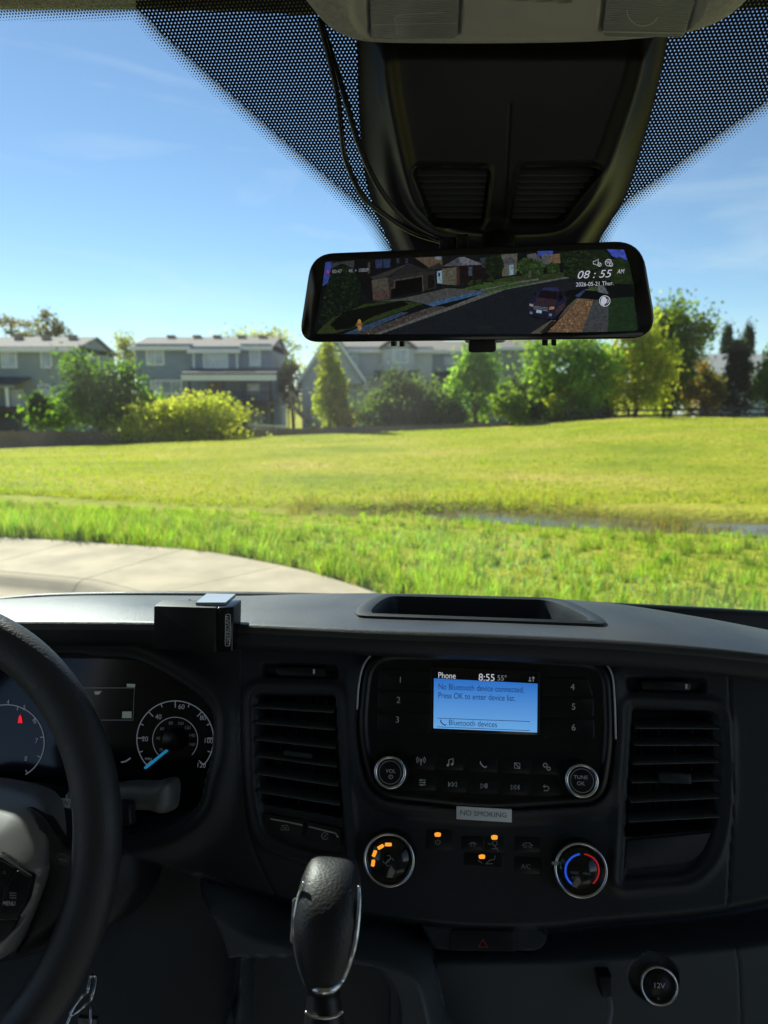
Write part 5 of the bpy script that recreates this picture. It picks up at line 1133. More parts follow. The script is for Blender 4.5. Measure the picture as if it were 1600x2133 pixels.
# ---- radio
RH = 0.010
def radio():
    ol = FA.poly(RADIO, RH)
    btn = [FA.poly(rp(p, 8), RH) for p in ([(790, 1392), (898, 1397), (898, 1440), (786, 1436)], [(786, 1438), (898, 1442), (898, 1484), (784, 1480)], [(784, 1482), (898, 1486), (898, 1528), (784, 1522)], [(1130, 1410), (1226, 1412), (1240, 1450), (1130, 1450)], [(1130, 1452), (1240, 1452), (1240, 1494), (1130, 1494)], [(1130, 1496), (1240, 1496), (1242, 1540), (1130, 1538)])]
    def h(Q):
        d = sdist(Q, ol)[0]; z = -0.006 * (1 - np.sqrt(np.clip(1 - (1 - np.clip(-d / 0.006, 0, 1)) ** 2, 0, 1)))
        z -= 0.0022 * ss(-0.006, -0.009, d)
        return z
    relief('radio_panel', FA, ol, h, 0.0012, M['panel'], dash, skirt=0.016, h0=RH)
    b = MB(); b.tube([FA.X(p[0], p[1], RH - 0.0012) for p in crom([(744, 1478), (748, 1425), (758, 1385), (780, 1360), (815, 1352), (920, 1351), (1020, 1353.5), (1130, 1359), (1215, 1366), (1252, 1376), (1274, 1402), (1280, 1450), (1283, 1540)], 6)], 0.0008, 8); b.build('panel_edge_highlight', mat('edge_highlight', (0.45, 0.45, 0.44), 0.35, metal=0.3), dash, smooth=True)  # added pale tube, a painted highlight along the radio's rim
    nums = [('1', 834, 1416), ('2', 830, 1458), ('3', 828, 1499), ('4', 1193, 1431), ('5', 1195, 1472), ('6', 1195, 1515)]
    for k, p in enumerate(btn):
        c = p.mean(0); o = slab('preset_button', FA, [q + (c - q) * 0.03 for q in p], RH - 0.004, RH - 0.0014, M['panel'], dash, 0.0006)
        text(nums[k][0], FA, nums[k][1], nums[k][2], 13, M['print'], o, RH - 0.0010)
    # display
    o = slab('display', FA, FA.poly(rp([(899, 1388), (1124, 1398), (1124, 1532), (897, 1524)], 4), RH), RH - 0.004, RH - 0.0013, M['gloss'], dash, 0.0004)
    m, nt, b, _ = NT('display_blue'); b.inputs['Base Color'].default_value = (0.01, 0.02, 0.03, 1); b.inputs['Roughness'].default_value = 0.25
    u = nt.nodes.new('ShaderNodeUVMap'); s = nt.nodes.new('ShaderNodeSeparateXYZ'); nt.links.new(u.outputs[0], s.inputs[0]); r = nt.nodes.new('ShaderNodeValToRGB')
    r.color_ramp.elements[0].color = (*srgb(112, 178, 240), 1); r.color_ramp.elements[1].color = (*srgb(46, 118, 210), 1); nt.links.new(s.outputs[1], r.inputs[0]); nt.links.new(r.outputs[0], b.inputs['Emission Color']); b.inputs['Emission Strength'].default_value = 0.46
    f = Flat(FA, RH - 0.0010); f.poly([(903, 1517), (1119, 1526), (1120, 1424), (904, 1413)]); sc = f.build('lit_screen', m, o)
    l = sc.data.uv_layers.new(name='UVMap')
    for lp, q in zip(sc.data.loops, ((0, 0), (1, 0), (1, 1), (0, 1))): l.data[lp.index].uv = q
    wh = mat('display_white', (0.02, 0.02, 0.02), 0.4, emit=(srgb(205, 212, 220), 0.42)); gy = mat('display_grey', (0.02, 0.02, 0.02), 0.4, emit=(srgb(120, 128, 136), 0.42)); nv = mat('display_ink', (0.003, 0.006, 0.02), 0.4, emit=(srgb(16, 46, 96), 0.5))
    hh = RH - 0.0006
    text('Phone', FA, 931, 1407, 12.5, wh, o, hh, 36); text('8:55', FA, 1014, 1411, 14.5, wh, o, hh, 33); text('55°', FA, 1046, 1412, 11, gy, o, hh, 19)
    text('No Bluetooth device connected.', FA, 1002, 1434, 12.2, nv, o, hh, 178); text('Press OK to enter device list.', FA, 993, 1452, 12.2, nv, o, hh, 160); text('Bluetooth devices', FA, 985, 1507, 12, nv, o, hh, 100)
    f = Flat(FA, hh); f.stroke([(911, 1496), (1104, 1503), (1104, 1522), (911, 1514)], 1.2, 0, True); f.stroke([(919, 1499), (918, 1503), (922, 1508), (927, 1511), (930, 1509)], 2.2); f.build('screen_frame', nv, o)
    f = Flat(FA, hh); f.stroke([(1104, 1410), (1104, 1420)], 1.6); f.stroke([(1101, 1417), (1104, 1420), (1107, 1417)], 1.4); f.stroke([(1111, 1420), (1111, 1410)], 1.6); f.stroke([(1108, 1413), (1111, 1410), (1114, 1413)], 1.4); f.build('arrow_icon', gy, o)
    # knobs
    for cx, cy, t1, t2, nm in ((814, 1607, 'VOL', None, 'volume_knob'), (1210, 1624, 'TUNE', 'OK', 'tune_knob')):
        c = FA.uv(cx, cy, RH + 0.006); k = bpy.data.objects.new(nm, None); COL.objects.link(k); k.parent = dash
        b = MB(); b.lathe(FA, c, [(0.0150, RH - 0.004), (0.0146, RH + 0.004), (0.0138, RH + 0.0095), (0.0128, RH + 0.0115)]); b.build('grip', M['black'], k, smooth=True)
        b = MB(); b.lathe(FA, c, [(0.0134, RH + 0.0104), (0.0131, RH + 0.0124), (0.0120, RH + 0.0132), (0.0108, RH + 0.0124), (0.0104, RH + 0.0108)]); b.build('chrome_ring', M['chrome'], k, smooth=True)
        b = MB(); b.lathe(FA, c, [(0.0104, RH + 0.0106), (0.0102, RH + 0.0116), (0.0096, RH + 0.0118), (0.0, RH + 0.0122)]); cap = b.build('cap', M['panel'], k, smooth=True)
        b = MB(); b.lathe(FA, c, [(0.0094, RH + 0.0120), (0.0091, RH + 0.0124), (0.0087, RH + 0.0122)]); b.build('inner_ring', M['printdim'], k, smooth=True)
        text(t1, FA, cx, cy - 1 if t2 is None else cy - 5, 7.5, M['print'], k, RH + 0.0126, 21 if t2 is None else 29)
        if t2: text(t2, FA, cx, cy + 8, 8, M['print'], k, RH + 0.0126, 16)
        else:
            f = Flat(FA, RH + 0.0126); f.arc(cx, cy + 11, 4, 120, 420, 1.2, n=14); f.stroke([(cx, cy + 6), (cx, cy + 11)], 1.2); f.build('power_icon', M['print'], k)
    # icon buttons: two rows of five
    def icon(cx, cy, draw):
        p = FA.poly(rp([(cx - 30, cy - 16), (cx + 30, cy - 13), (cx + 30, cy + 18), (cx - 30, cy + 15)], 5), RH); o = slab('media_button', FA, p, RH - 0.004, RH - 0.00205, M['panel'], dash, 0.0002); f = Flat(FA, RH - 0.0018); draw(f, cx, cy); f.build('icon', M['print'], o)
    def antenna(f, x, y):
        f.stroke([(x, y + 8), (x, y - 2)], 2); f.disc(x, y - 3, 2)
        for r_ in (5, 9): f.arc(x, y - 3, r_, -45, 45, 1.5, n=8); f.arc(x, y - 3, r_, 135, 225, 1.5, n=8)
    def note(f, x, y): f.stroke([(x - 3, y + 6), (x - 3, y - 5), (x + 6, y - 8), (x + 6, y + 3)], 1.8); f.disc(x - 5, y + 6, 2.6); f.disc(x + 4, y + 4, 2.6)
    def phone(f, x, y): f.stroke([(x - 6, y - 6), (x - 6, y - 2), (x - 1, y + 4), (x + 4, y + 7), (x + 7, y + 4)], 2.4)
    def sqoff(f, x, y): f.stroke([(x - 5, y - 6), (x + 6, y - 5), (x + 6, y + 6), (x - 5, y + 5)], 1.6, 0, True); f.stroke([(x - 5, y - 6), (x + 6, y + 6)], 1.5)
    def gears(f, x, y): f.arc(x - 3, y - 3, 4, 0, 352, 2); f.arc(x + 4, y + 4, 3.4, 0, 352, 2)
    def sliders(f, x, y):
        for d, q in ((-5, -3), (0, 4), (5, -1)): f.stroke([(x - 7, y + d), (x + 7, y + d)], 1.4); f.disc(x + q, y + d, 2)
    def prev(f, x, y): f.stroke([(x - 8, y - 5), (x - 8, y + 5)], 1.6); f.stroke([(x, y - 5), (x - 7, y), (x, y + 5)], 1.5, 0, True); f.stroke([(x + 8, y - 5), (x + 1, y), (x + 8, y + 5)], 1.5, 0, True)
    def play(f, x, y): f.stroke([(x - 6, y - 5), (x + 1, y), (x - 6, y + 5)], 1.6, 0, True); f.stroke([(x + 3, y - 5), (x + 3, y + 5)], 1.6); f.stroke([(x + 6.5, y - 5), (x + 6.5, y + 5)], 1.6)
    def nxt(f, x, y): f.stroke([(x + 8, y - 5), (x + 8, y + 5)], 1.6); f.stroke([(x, y - 5), (x + 7, y), (x, y + 5)], 1.5, 0, True); f.stroke([(x - 8, y - 5), (x - 1, y), (x - 8, y + 5)], 1.5, 0, True)
    def back(f, x, y): f.stroke([(x - 6, y - 4), (x + 3, y - 4), (x + 6, y), (x + 3, y + 5), (x - 5, y + 5)], 1.7); f.stroke([(x - 3, y - 7), (x - 6, y - 4), (x - 3, y - 1)], 1.5)
    for q in ((877, 1586, antenna), (938, 1588, note), (1007, 1592, phone), (1077, 1595, sqoff), (1139, 1597, gears), (880, 1630, sliders), (943, 1634, prev), (1008, 1637, play), (1073, 1640, nxt), (1138, 1642, back)): icon(*q)
radio()
o = tag(slab('no_smoking_sticker', FA, FA.poly([(951, 1679), (1066, 1686), (1066, 1713), (951, 1706)], 0.0085), 0.004, 0.0092, M['white'], None, 0.0002), 'white label sticker reading NO SMOKING below the radio', 'sticker')
text('NO SMOKING', FA, 1007, 1695.5, 10, mat('sticker_ink', (0.12, 0.13, 0.14), 0.6), o, 0.0094, 96)
# ---- climate controls
def climate():
    for cx, cy, nm in ((811, 1790, 'fan_dial'), (1209, 1811, 'temperature_dial')):
        c = FA.uv(cx, cy, 0.010); k = bpy.data.objects.new(nm, None); COL.objects.link(k); k.parent = dash
        b = MB(); b.lathe(FA, c, [(0.0222, -0.004), (0.0216, 0.006), (0.0210, 0.0115)], 56); b.build('grip', M['black'], k, smooth=True)
        b = MB(); b.lathe(FA, c, [(0.0211, 0.010), (0.0209, 0.0128), (0.0200, 0.0138), (0.0188, 0.0130), (0.0184, 0.011)], 56); b.build('chrome_ring', M['chrome'], k, smooth=True)
        b = MB(); b.lathe(FA, c, [(0.0185, 0.0108), (0.0183, 0.0115), (0.0, 0.0117)], 56); b.build('face', M['gloss'], k, smooth=True)
        if nm == 'fan_dial':
            for x, y, a in ((777, 1798, 82), (780, 1778, 68), (793, 1764, 30), (809, 1759, 0)):
                f = Flat(FA, 0.0121); ca, sa = math.cos(R(a)), math.sin(R(a)); f.poly([(x + u * ca - w * sa, y - u * sa - w * ca) for u, w in ((-7.5, -2.5), (-5, -4), (5, -4), (7.5, -2.5), (6.5, 3.5), (-6.5, 3.5))]); f.build('lit_segment', M['amber'], k)
            f = Flat(FA, 0.0121)
            for q in range(4): f.arc(cx - 2 + 6 * math.cos(q * 1.57), cy + 3 + 6 * math.sin(q * 1.57), 5, q * 90, q * 90 + 220, 1.4, n=8)
            f.build('fan_icon', M['printdim'], k)
        else:
            f = Flat(FA, 0.0121); f.arc(1213, 1814, 35, 98, 232, 4.2); f.build('cold_scale', mat('cold_blue', (0.02, 0.08, 0.5), 0.4, emit=(srgb(30, 80, 210), 0.45)), k)
            f = Flat(FA, 0.0121); f.arc(1213, 1814, 35, 83, -50, 3.0); f.build('warm_scale', mat('warm_red', (0.4, 0.02, 0.02), 0.4, emit=(srgb(170, 20, 30), 0.4)), k)
            text('MAX', FA, 1197, 1818, 6, M['printdim'], k, 0.0121, 16); text('MAX', FA, 1223, 1820, 6, M['printdim'], k, 0.0121, 16); text('A/C', FA, 1197, 1828, 6, M['printdim'], k, 0.0121, 12)
            a = FA.uv(1156, 1797, 0.012); b = MB(); p = FA.P(a[0], a[1], 0.012); b.box(p, FA.u * 0.0026, FA.v * 0.0012, FA.n * 0.0018); b.build('pointer', M['chrome'], k)
    for x, y in ((912, 1738), (1030, 1744), (1004, 1784)):
        slab('indicator_lamp', FA, FA.poly(rp([(x - 7, y - 3), (x, y - 5), (x + 7, y - 3), (x + 6, y + 4.5), (x - 6, y + 4.5)], 2.5), 0), -0.001, 0.0012, M['amber'], dash, 0.0003)
    specs = [((888, 1726), (944, 1772), 'power'), ((960, 1740), (1008, 1772), 'screen'), ((1010, 1742), (1050, 1774), 'face'), ((966, 1776), (1046, 1806), 'feet'), ((1072, 1742), (1128, 1776), 'recirc'), ((1072, 1784), (1128, 1822), 'ac')]
    for (x0, y0), (x1, y1), nm in specs:
        o = slab('climate_button', FA, FA.poly(rp([(x0, y0), (x1, y0 + 3), (x1, y1), (x0, y1 - 3)], 4), 0), -0.003, 0.0006, M['panel'], dash, 0.0005); f = Flat(FA, 0.0009); cx, cy = (x0 + x1) / 2, (y0 + y1) / 2 + 4
        if nm == 'power': f.arc(912, 1754, 5, 120, 420, 1.4, n=14); f.stroke([(912, 1747), (912, 1754)], 1.4)
        elif nm == 'screen': f.arc(985, 1764, 9, 30, 150, 1.5, n=10); f.stroke([(979, 1756), (991, 1758)], 1.4); f.stroke([(982, 1754), (982, 1764)], 1.2); f.stroke([(988, 1754), (988, 1764)], 1.2)
        elif nm == 'face': f.arc(1031, 1756, 5, 0, 352, 1.5, n=12); f.stroke([(1016, 1757), (1024, 1759)], 1.5); f.stroke([(1029, 1762), (1036, 1768), (1038, 1774)], 1.6); f.stroke([(1036, 1768), (1024, 1768)], 1.4)
        elif nm == 'feet': f.stroke([(1012, 1800), (1020, 1792), (1030, 1790), (1032, 1782)], 1.8); f.stroke([(996, 1792), (1004, 1798)], 1.8); f.stroke([(1012, 1800), (1026, 1799)], 1.6)
        elif nm == 'recirc': f.stroke([(1088, 1762), (1092, 1756), (1104, 1756), (1110, 1762)], 1.6); f.arc(1094, 1763, 3, 0, 352, 1.3, n=10); f.arc(1105, 1763, 3, 0, 352, 1.3, n=10)
        if nm == 'ac': text('A/C', FA, 1096, 1805, 10, M['printdim'], o, 0.0009, 20)
        else: f.build('icon', M['printdim'], o)
    o = slab('hazard_switch', FA, FA.poly(rp([(940, 1938), (1072, 1940), (1078, 1984), (934, 1982)], 10), 0), -0.008, -0.0015, M['black'], dash, 0.001)
    f = Flat(FA, -0.0010); f.stroke([(997, 1973), (1006, 1957), (1016, 1973)], 3, 0, True); f.build('hazard_triangle', mat('hazard_red', (0.35, 0.02, 0.03), 0.5), o)
    # 12 volt socket
    hh = -0.016; cx, cy = 1372, 2052; k = bpy.data.objects.new('power_socket', None); COL.objects.link(k); k.parent = dash; c = FA.uv(cx, cy, hh)
    b = MB(); b.lathe(FA, c, [(0.0150, hh - 0.006), (0.0150, hh + 0.001), (0.0142, hh + 0.003), (0.0132, hh + 0.003), (0.0126, hh + 0.001)], 48); b.build('chrome_ring', M['chrome'], k, smooth=True)
    b = MB(); b.lathe(FA, c, [(0.0126, hh - 0.003), (0.0124, hh + 0.001), (0.0, hh + 0.002)], 48); b.build('cap', M['black'], k, smooth=True)
    text('12V', FA, cx + 1, cy + 1, 11, M['print'], k, hh + 0.0024, 22); f = Flat(FA, hh + 0.0024); f.stroke([(cx - 3, cy + 30), (cx, cy + 25), (cx + 3, cy + 30)], 1.2, 0, True); f.build('mark', M['printdim'], k)
climate()
# ---- instrument cluster
CLP = Plane(FA.o - FA.n * 0.062, FA.n, RV)
def cluster():
    k = bpy.data.objects.new('instrument_cluster', None); COL.objects.link(k); k.parent = dash
    gp = mat('gauge_print', (0.4, 0.42, 0.45), 0.6, emit=((0.5, 0.55, 0.66), 0.06)); gd = mat('gauge_print_dim', (0.15, 0.16, 0.18), 0.6, emit=((0.5, 0.55, 0.6), 0.03)); gg = mat('lcd_green', (0.05, 0.07, 0.06), 0.5, emit=((0.42, 0.52, 0.46), 0.09))
    slab('gauge_panel', CLP, CLP.poly([(-220, 1340), (470, 1340), (480, 1800), (-220, 1800)]), -0.006, 0.0, M['gloss'], k)
    f = Flat(CLP, 0.0008)
    f.arc(365, 1540, 80, -42, 222, 2.2, n=50); f.arc(365, 1541, 47, -42, 222, 1.5, n=40)
    for q in range(13):
        a = R(222 - 22 * q); r0 = 66 if q % 2 == 0 else 72; f.stroke([(365 + r0 * math.cos(a), 1540 - r0 * math.sin(a)), (365 + 80 * math.cos(a), 1540 - 80 * math.sin(a))], 2)
    f.arc(14, 1546, 78, -60, 200, 2.2, n=50)
    for q in range(9):
        a = R(200 - 32 * q); f.stroke([(14 + 70 * math.cos(a), 1546 - 70 * math.sin(a)), (14 + 78 * math.cos(a), 1546 - 78 * math.sin(a))], 2)
    f.build('dial_rings', gp, k)
    for s, x, y in (('20', 302, 1539), ('40', 330, 1493), ('60', 378, 1472), ('80', 423, 1495), ('100', 434, 1543), ('120', 419, 1594), ('4', 17, 1462), ('5', 51, 1474), ('6', 73, 1502), ('7', 76, 1543), ('8', 54, 1580), ('3', -20, 1462)): text(s, CLP, x, y, 10, gp, k, 0.001)
    for s, a in (('20', 215), ('40', 175), ('60', 140), ('80', 105), ('100', 72), ('120', 45), ('140', 15), ('160', -15)): text(s, CLP, 365 + 36 * math.cos(R(a)), 1541 - 36 * math.sin(R(a)), 6.5, gd, k, 0.001)
    text('MPH', CLP, 309, 1581, 5.5, gp, k, 0.001)
    f = Flat(CLP, 0.004); f.poly([(352, 1556), (355, 1561), (306, 1601), (301, 1602), (300, 1598)]); f.build('speed_needle', mat('needle_blue', (0.02, 0.2, 0.35), 0.4, emit=(srgb(40, 150, 200), 0.25)), k)
    f = Flat(CLP, 0.001); f.poly([(37, 1506), (39, 1494), (42, 1488), (45, 1494), (47, 1506)]); f.build('warning_lamp', mat('warning_red', (0.4, 0.01, 0.02), 0.4, emit=(srgb(215, 25, 40), 0.6)), k)
    b = MB(); c = CLP.uv(365, 1540); b.lathe(CLP, c, [(0.011, 0.0), (0.0105, 0.006), (0.0, 0.007)], 28); b.build('needle_hub', M['black'], k, smooth=True)
    f = Flat(CLP, 0.0006); f.stroke([(170, 1433), (280, 1433), (277, 1500), (170, 1500)], 1.6, 0, True); f.build('display_frame', gd, k)
    f = Flat(CLP, 0.0010); f.poly([(255, 1482), (274, 1482), (274, 1496), (254, 1496)]); f.build('gear_symbol', gg, k)
    f = Flat(CLP, 0.0010); f.poly([(264, 1424), (282, 1425), (281, 1432), (264, 1431)]); f.build('clock_symbol', gg, k)
    f = Flat(CLP, 0.0010); f.poly([(196, 1440), (212, 1440), (206, 1447), (198, 1447)]); f.build('trip_symbol', gg, k)
    f = Flat(CLP, 0.001); f.stroke([(252, 1588), (262, 1586), (272, 1579)], 3); f.build('gauge_mark', gp, k)
cluster()
# ------------------------------------------------------------------ steering column, stalk and label
WC = van(-0.4696 * 0.93, 0.5284 * 0.93, -0.3634 * 0.93); WA = R(22)
WP = Plane(WC, -FV * math.cos(WA) + UP * math.sin(WA), RV)
def column():
    root = thing('steering_column', 'dark steering column cover with a pale wiper stalk behind the wheel', 'steering column')
    CP = Plane(WP.o - WP.n * 0.065, WP.n, RV)
    ol = CP.poly(crom([(-260, 1662), (-60, 1650), (40, 1662), (110, 1684), (150, 1712), (220, 1740), (262, 1790), (240, 1900), (120, 1990), (-260, 2030)], 6, True))
    relief('column_cover', CP, ol, lambda Q: -0.03 * (1 - ss(0, 0.035, -sdist(Q, ol)[0])), 0.003, M['dash'], root, skirt=0.05)
    ST = Plane(WP.o - WP.n * 0.045, WP.n, RV)
    ol2 = ST.poly(crom([(130, 1650), (200, 1640), (256, 1632), (312, 1632), (330, 1626), (346, 1626), (352, 1640), (350, 1676), (342, 1694), (322, 1700), (300, 1694), (256, 1692), (190, 1694), (130, 1690)], 5, True))
    m = mat('stalk_plastic', (0.07, 0.07, 0.068), 0.45, bump=(1500, 0.2))
    relief('wiper_stalk', ST, ol2, lambda Q: -0.014 * (1 - np.sqrt(np.clip(1 - (1 - np.clip(-sdist(Q, ol2)[0] / 0.012, 0, 1)) ** 2, 0, 1))), 0.0012, m, root, skirt=0.012)
    slab('ring_switch', ST, ST.poly(rp([(252, 1664), (282, 1668), (284, 1716), (254, 1716)], 8)), 0.0, 0.010, M['black'], root, 0.003)
    LB = Plane(WP.o - WP.n * 0.030, WP.n + UP * 0.5, RV)
    lab = tag(slab('paper_label', LB, LB.poly([(46, 1656), (146, 1664), (146, 1684), (98, 1674)]), -0.0006, 0.0, M['white'], None), 'white paper label lying on the steering column', 'label'); text('LARAN', LB, 122, 1671, 9, mat('label_ink', (0.12, 0.14, 0.3), 0.6), lab, 0.0003, 42)
column()
def wheel():
    root = thing('steering_wheel', 'black leather steering wheel with silver hub at left', 'steering wheel')
    RM, rw, rh = 0.1863 * 0.93, 0.0187 * 0.93, 0.0160; V = []; F = []; n, k = 160, 26
    for i in range(n):
        a = 2 * math.pi * i / n; e = np.array([math.cos(a), math.sin(a)])
        for j in range(k):
            b = 2 * math.pi * j / k; c, s = math.cos(b), math.sin(b); c = math.copysign(abs(c) ** 0.9, c)
            V.append(WP.P(e[0] * (RM + rw * c), e[1] * (RM + rw * c), rh * s))
    for i in range(n):
        for j in range(k): F.append((i * k + j, ((i + 1) % n) * k + j, ((i + 1) % n) * k + (j + 1) % k, i * k + (j + 1) % k))
    mesh_obj('rim', V, F, M['leather'], root, smooth=True)
    so = WP.poly(crom([(46, 1686), (80, 1702), (108, 1742), (128, 1768), (148, 1774), (164, 1750), (196, 1760), (210, 1800), (196, 1860), (150, 1930), (110, 1958), (60, 1986), (22, 2000), (42, 1940), (66, 1872), (82, 1815), (70, 1748)], 6, True))
    relief('spoke', WP, so, lambda Q: 0.004 - 0.010 * (1 - ss(0, 0.012, -sdist(Q, so)[0])) + 0.0 * Q[:, 0], 0.0014, M['leather'], root, skirt=0.012)
    ho = WP.poly(crom([(-300, 1640), (-120, 1636), (0, 1656), (49, 1683), (76, 1738), (91, 1796), (86, 1826), (66, 1880), (28, 1964), (-20, 2010), (-160, 2060), (-300, 2060)], 6, True), 0.012); pad = WP.poly(rp([(-150, 1760), (0, 1782), (68, 1826), (56, 1880), (30, 1930), (-10, 1970), (-150, 1985)], 14), 0.02)
    def h(Q):
        d = sdist(Q, ho)[0]; z = 0.024 * np.sqrt(np.clip(1 - (1 - np.clip(-d / 0.05, 0, 1)) ** 2, 0, 1)); z -= 0.004 * ss(0.001, -0.002, sdist(Q, pad)[0]); v1 = WP.uv(0, 1800)[1]; return z + 0.004 - 0.62 * np.clip(Q[:, 1] - v1, 0, 1)
    relief('hub', WP, ho, h, 0.0014, M['silver'], root, skirt=0.02)
    hb = 0.0155
    P3 = Plane(WP.X(20, 1850, 0.024), WP.n + RV * 0.25, RV)
    k = slab('button_pad', P3, P3.poly(rp([(-150, 1762), (0, 1784), (68, 1828), (54, 1882), (32, 1918), (-150, 1906)], 8)), -0.012, 0.0, M['black'], root, 0.001)
    for pts in ([(-80, 1782), (0, 1790), (34, 1808), (8, 1846), (-80, 1840)], [(38, 1811), (63, 1829), (60, 1850), (36, 1904), (2, 1902), (10, 1852)]): slab('wheel_button', P3, P3.poly(rp(pts, 5)), 0.0, 0.0018, M['panel'], k, 0.0006)
    slab('button_pad', P3, P3.poly(rp([(-150, 1914), (34, 1918), (20, 1945), (-20, 1972), (-150, 1980)], 6)), -0.014, -0.0015, M['black'], root, 0.001)
    f = Flat(P3, -0.0012); f.stroke([(-60, 1914), (30, 1915), (36, 1913)], 3.0); f.build('chrome_strip', M['chrome'], root)
    text('MENU', P3, 19, 1882, 9, M['print'], k, 0.0021, 25); f = Flat(P3, 0.0021)
    for y in (1860, 1865, 1870): f.stroke([(20, y), (34, y + 1)], 1.8)
    f.stroke([(6, 1820), (9, 1814), (12, 1820)], 1.2, 0, True); f.build('icon', M['printdim'], k)
wheel()
def keys():
    root = thing('key_ring', 'shiny metal key ring hanging below the steering wheel', 'key ring')
    for nm, pts, r in (('clip', [(186, 2034), (196, 2046), (197, 2066), (186, 2088), (164, 2108), (152, 2106), (158, 2092), (176, 2074), (188, 2056), (186, 2040)], 0.0013), ('split_ring', [(152, 2104), (142, 2124), (140, 2150), (164, 2172), (188, 2160), (194, 2128), (188, 2100)], 0.0012)):
        m = MB(); m.tube([atd(p[0], p[1], 0.62) + FV * 0.004 * math.sin(k * 0.36) for k, p in enumerate(crom(pts, 6))], r, 8); m.build(nm, M['chrome'], root, smooth=True)
    m = MB(); c = atd(186, 2150, 0.63); m.box(c, RV * 0.008, UP * 0.014, FV * 0.002); m.build('key', M['chrome'], root)
keys()
# ------------------------------------------------------------------ gear shifter
SF = Plane(atd(682, 1920, 0.495), -FV * math.cos(R(28)) + UP * math.sin(R(28)), RV)
def shifter():
    root = thing('gear_shifter', 'black leather gear shifter with silver trim below the radio', 'gear shifter')
    rows = [(1786, 664, 716, 0.10), (1789, 648, 728, 0.35), (1796, 640, 735, 0.60), (1810, 633, 741, 0.82), (1835, 625, 747, 0.98), (1870, 618, 751, 1.05), (1910, 613, 750, 1.08), (1950, 613, 745, 1.05), (1985, 617, 737, 0.98), (2020, 627, 723, 0.9), (2045, 637, 711, 0.82), (2062, 643, 705, 0.78)]
    def loft(name, rows, mt, seg=36, dep=0.021, close=True, off=0.0):
        V = []; F = []
        for y, xl, xr, b in rows:
            off = float(np.interp(y, [1786, 1796, 1810, 1835, 1870, 1915, 2300], [-0.018, -0.0165, -0.014, -0.009, -0.004, 0, 0])) if name == 'knob' else 0.0
            a = SF.uv(xl, y); c = SF.uv(xr, y); m = (a + c) / 2; w = np.linalg.norm(c - a) / 2
            for q in range(seg):
                t = 2 * math.pi * q / seg; cs, sn = math.cos(t), math.sin(t); p = 0.8
                V.append(SF.P(m[0] + w * math.copysign(abs(cs) ** p, cs), m[1], off + dep * b * math.copysign(abs(sn) ** p, sn)))
        n = len(rows)
        for i in range(n - 1):
            for q in range(seg): F.append((i * seg + q, (i + 1) * seg + q, (i + 1) * seg + (q + 1) % seg, i * seg + (q + 1) % seg))
        if close: F.append(tuple(range(seg))); F.append(tuple((n - 1) * seg + q for q in range(seg))[::-1])
        F = [f[::-1] for f in F] if np.linalg.det(np.stack([SF.u, SF.v, SF.n])) < 0 else F
        return mesh_obj(name, V, F, mt, root, smooth=True)
    loft('knob', rows, mat('knob_leather', (0.010, 0.0105, 0.011), 0.5, spec=0.4, bump=(520, 0.5, 0.0007))); loft('collar', [(2056, 642, 706, 0.9), (2075, 642, 708, 0.9), (2110, 638, 713, 0.95), (2150, 634, 718, 0.95), (2240, 630, 724, 1.0)], M['black'], dep=0.016)
    P = crom([(634, 1838), (624, 1862), (617, 1905), (616, 1950), (622, 1995), (634, 2034), (646, 2056), (674, 2064), (700, 2056), (716, 2032), (733, 1985), (743, 1935), (748, 1880), (748, 1845)], 6)
    m = MB(); pts = []
    for p in P:
        cx = np.interp(p[1], [r_[0] for r_ in rows], [(r_[1] + r_[2]) / 2 for r_ in rows]); hw = np.interp(p[1], [r_[0] for r_ in rows], [(r_[2] - r_[1]) / 2 for r_ in rows]); b = np.interp(p[1], [r_[0] for r_ in rows], [r_[3] for r_ in rows])
        s = min(0.97, abs(p[0] - cx) / hw); pts.append(SF.X(p[0], p[1], 0.021 * b * (1 - s ** 2.5) ** 0.4))
    m.tube(pts, [0.0010 + 0.0012 * min(1, k / 14, (len(pts) - 1 - k) / 14) for k in range(len(pts))], 8); m.build('silver_trim', M['chrome'], root, smooth=True)
    slab('release_button', SF, SF.poly(rp([(611, 1872), (624, 1866), (621, 1960), (611, 1966), (606, 1958)], 4)), -0.006, 0.004, M['chrome'], root, 0.001)
    m = MB(); m.tube([SF.X(x, y, 0.0165) for x, y in crom([(636, 2108), (650, 2117), (676, 2121), (700, 2117), (714, 2106)], 5)], 0.0009, 8); m.build('collar_ring', M['chrome'], root, smooth=True)
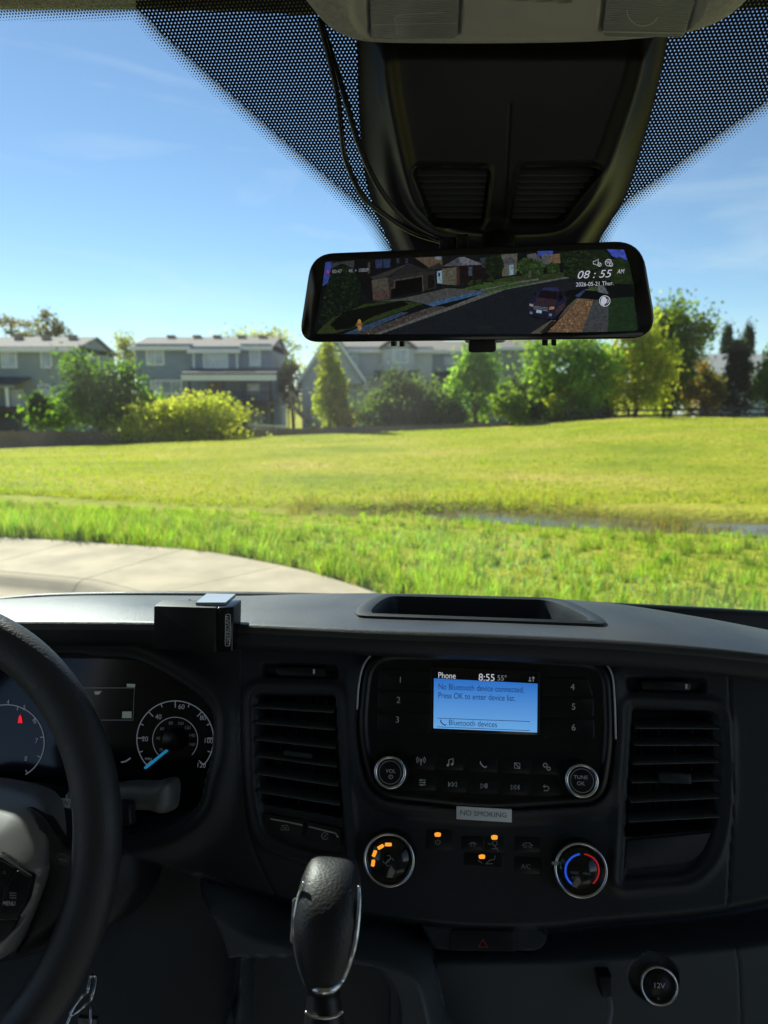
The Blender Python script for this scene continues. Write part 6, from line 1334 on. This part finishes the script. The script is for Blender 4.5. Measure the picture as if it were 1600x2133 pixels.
shifter()
# ------------------------------------------------------------------ box on the dash, charging plug
def dash_box():
    root = thing('phone_mount_box', 'black phone mount box standing on the dash edge behind the wheel', 'phone mount')
    BP = Plane(FA.X(400, 1310, LIP + 0.012), -FV, RV)
    fr = slab('body', BP, BP.poly(rp([(320, 1262), (452, 1266), (452, 1360), (318, 1352)], 4)), -0.020, 0.0, M['black'], root, 0.0015)
    sd = slab('side_panel', BP, BP.poly(rp([(453, 1265), (488, 1263), (486, 1356), (453, 1362)], 3)), -0.020, 0.001, M['gloss'], root, 0.0015)
    f = Flat(BP, 0.0015); f.stroke(rp([(470, 1280), (480, 1279), (479, 1345), (469, 1346)], 4, 4), 1.3, 0, True); f.build('badge_outline', M['print'], sd)
    text('OFFROAM', BP, 474.5, 1312.5, 6.5, M['print'], sd, 0.0015, 58, rot=R(90))
    a = BP.X(412, 1262, -0.010); lp = [BP.X(408, 1262, -0.006), BP.X(470, 1262, -0.006), BP.X(491, 1244, -0.04), BP.X(431, 1243, -0.04)]
    b = MB(); b.prism([p + UP * 0.003 for p in lp], -UP * 0.003); b.build('tilted_plate', mat('plate_grey', (0.33, 0.36, 0.42), 0.35, metal=0.2), root)
    b = MB(); b.tube([BP.X(386, 1262, -0.02), BP.X(396, 1254, -0.026)], 0.003, 8); b.build('pivot', M['black'], root, smooth=True)
dash_box()
def plug():
    root = thing('charging_cable', 'grey braided charging cable with black plug beside the power socket', 'cable'); hh = 0.0
    slab('plug', FA, FA.poly(rp([(1244, 2030), (1274, 2030), (1276, 2068), (1266, 2082), (1252, 2074)], 4), 0.0), -0.018, 0.004, M['black'], root, 0.002)
    m = MB(); m.tube([FA.X(x, y, z) for x, y, z in ((1264, 2070, 0.0), (1270, 2084, 0.004), (1272, 2104, 0.008), (1266, 2140, 0.012), (1258, 2190, 0.015))], 0.0022, 10); m.build('cord', mat('braided_grey', (0.16, 0.17, 0.18), 0.7, bump=(1500, 1.0, 0.001)), root, smooth=True)
plug()
flush_texts()
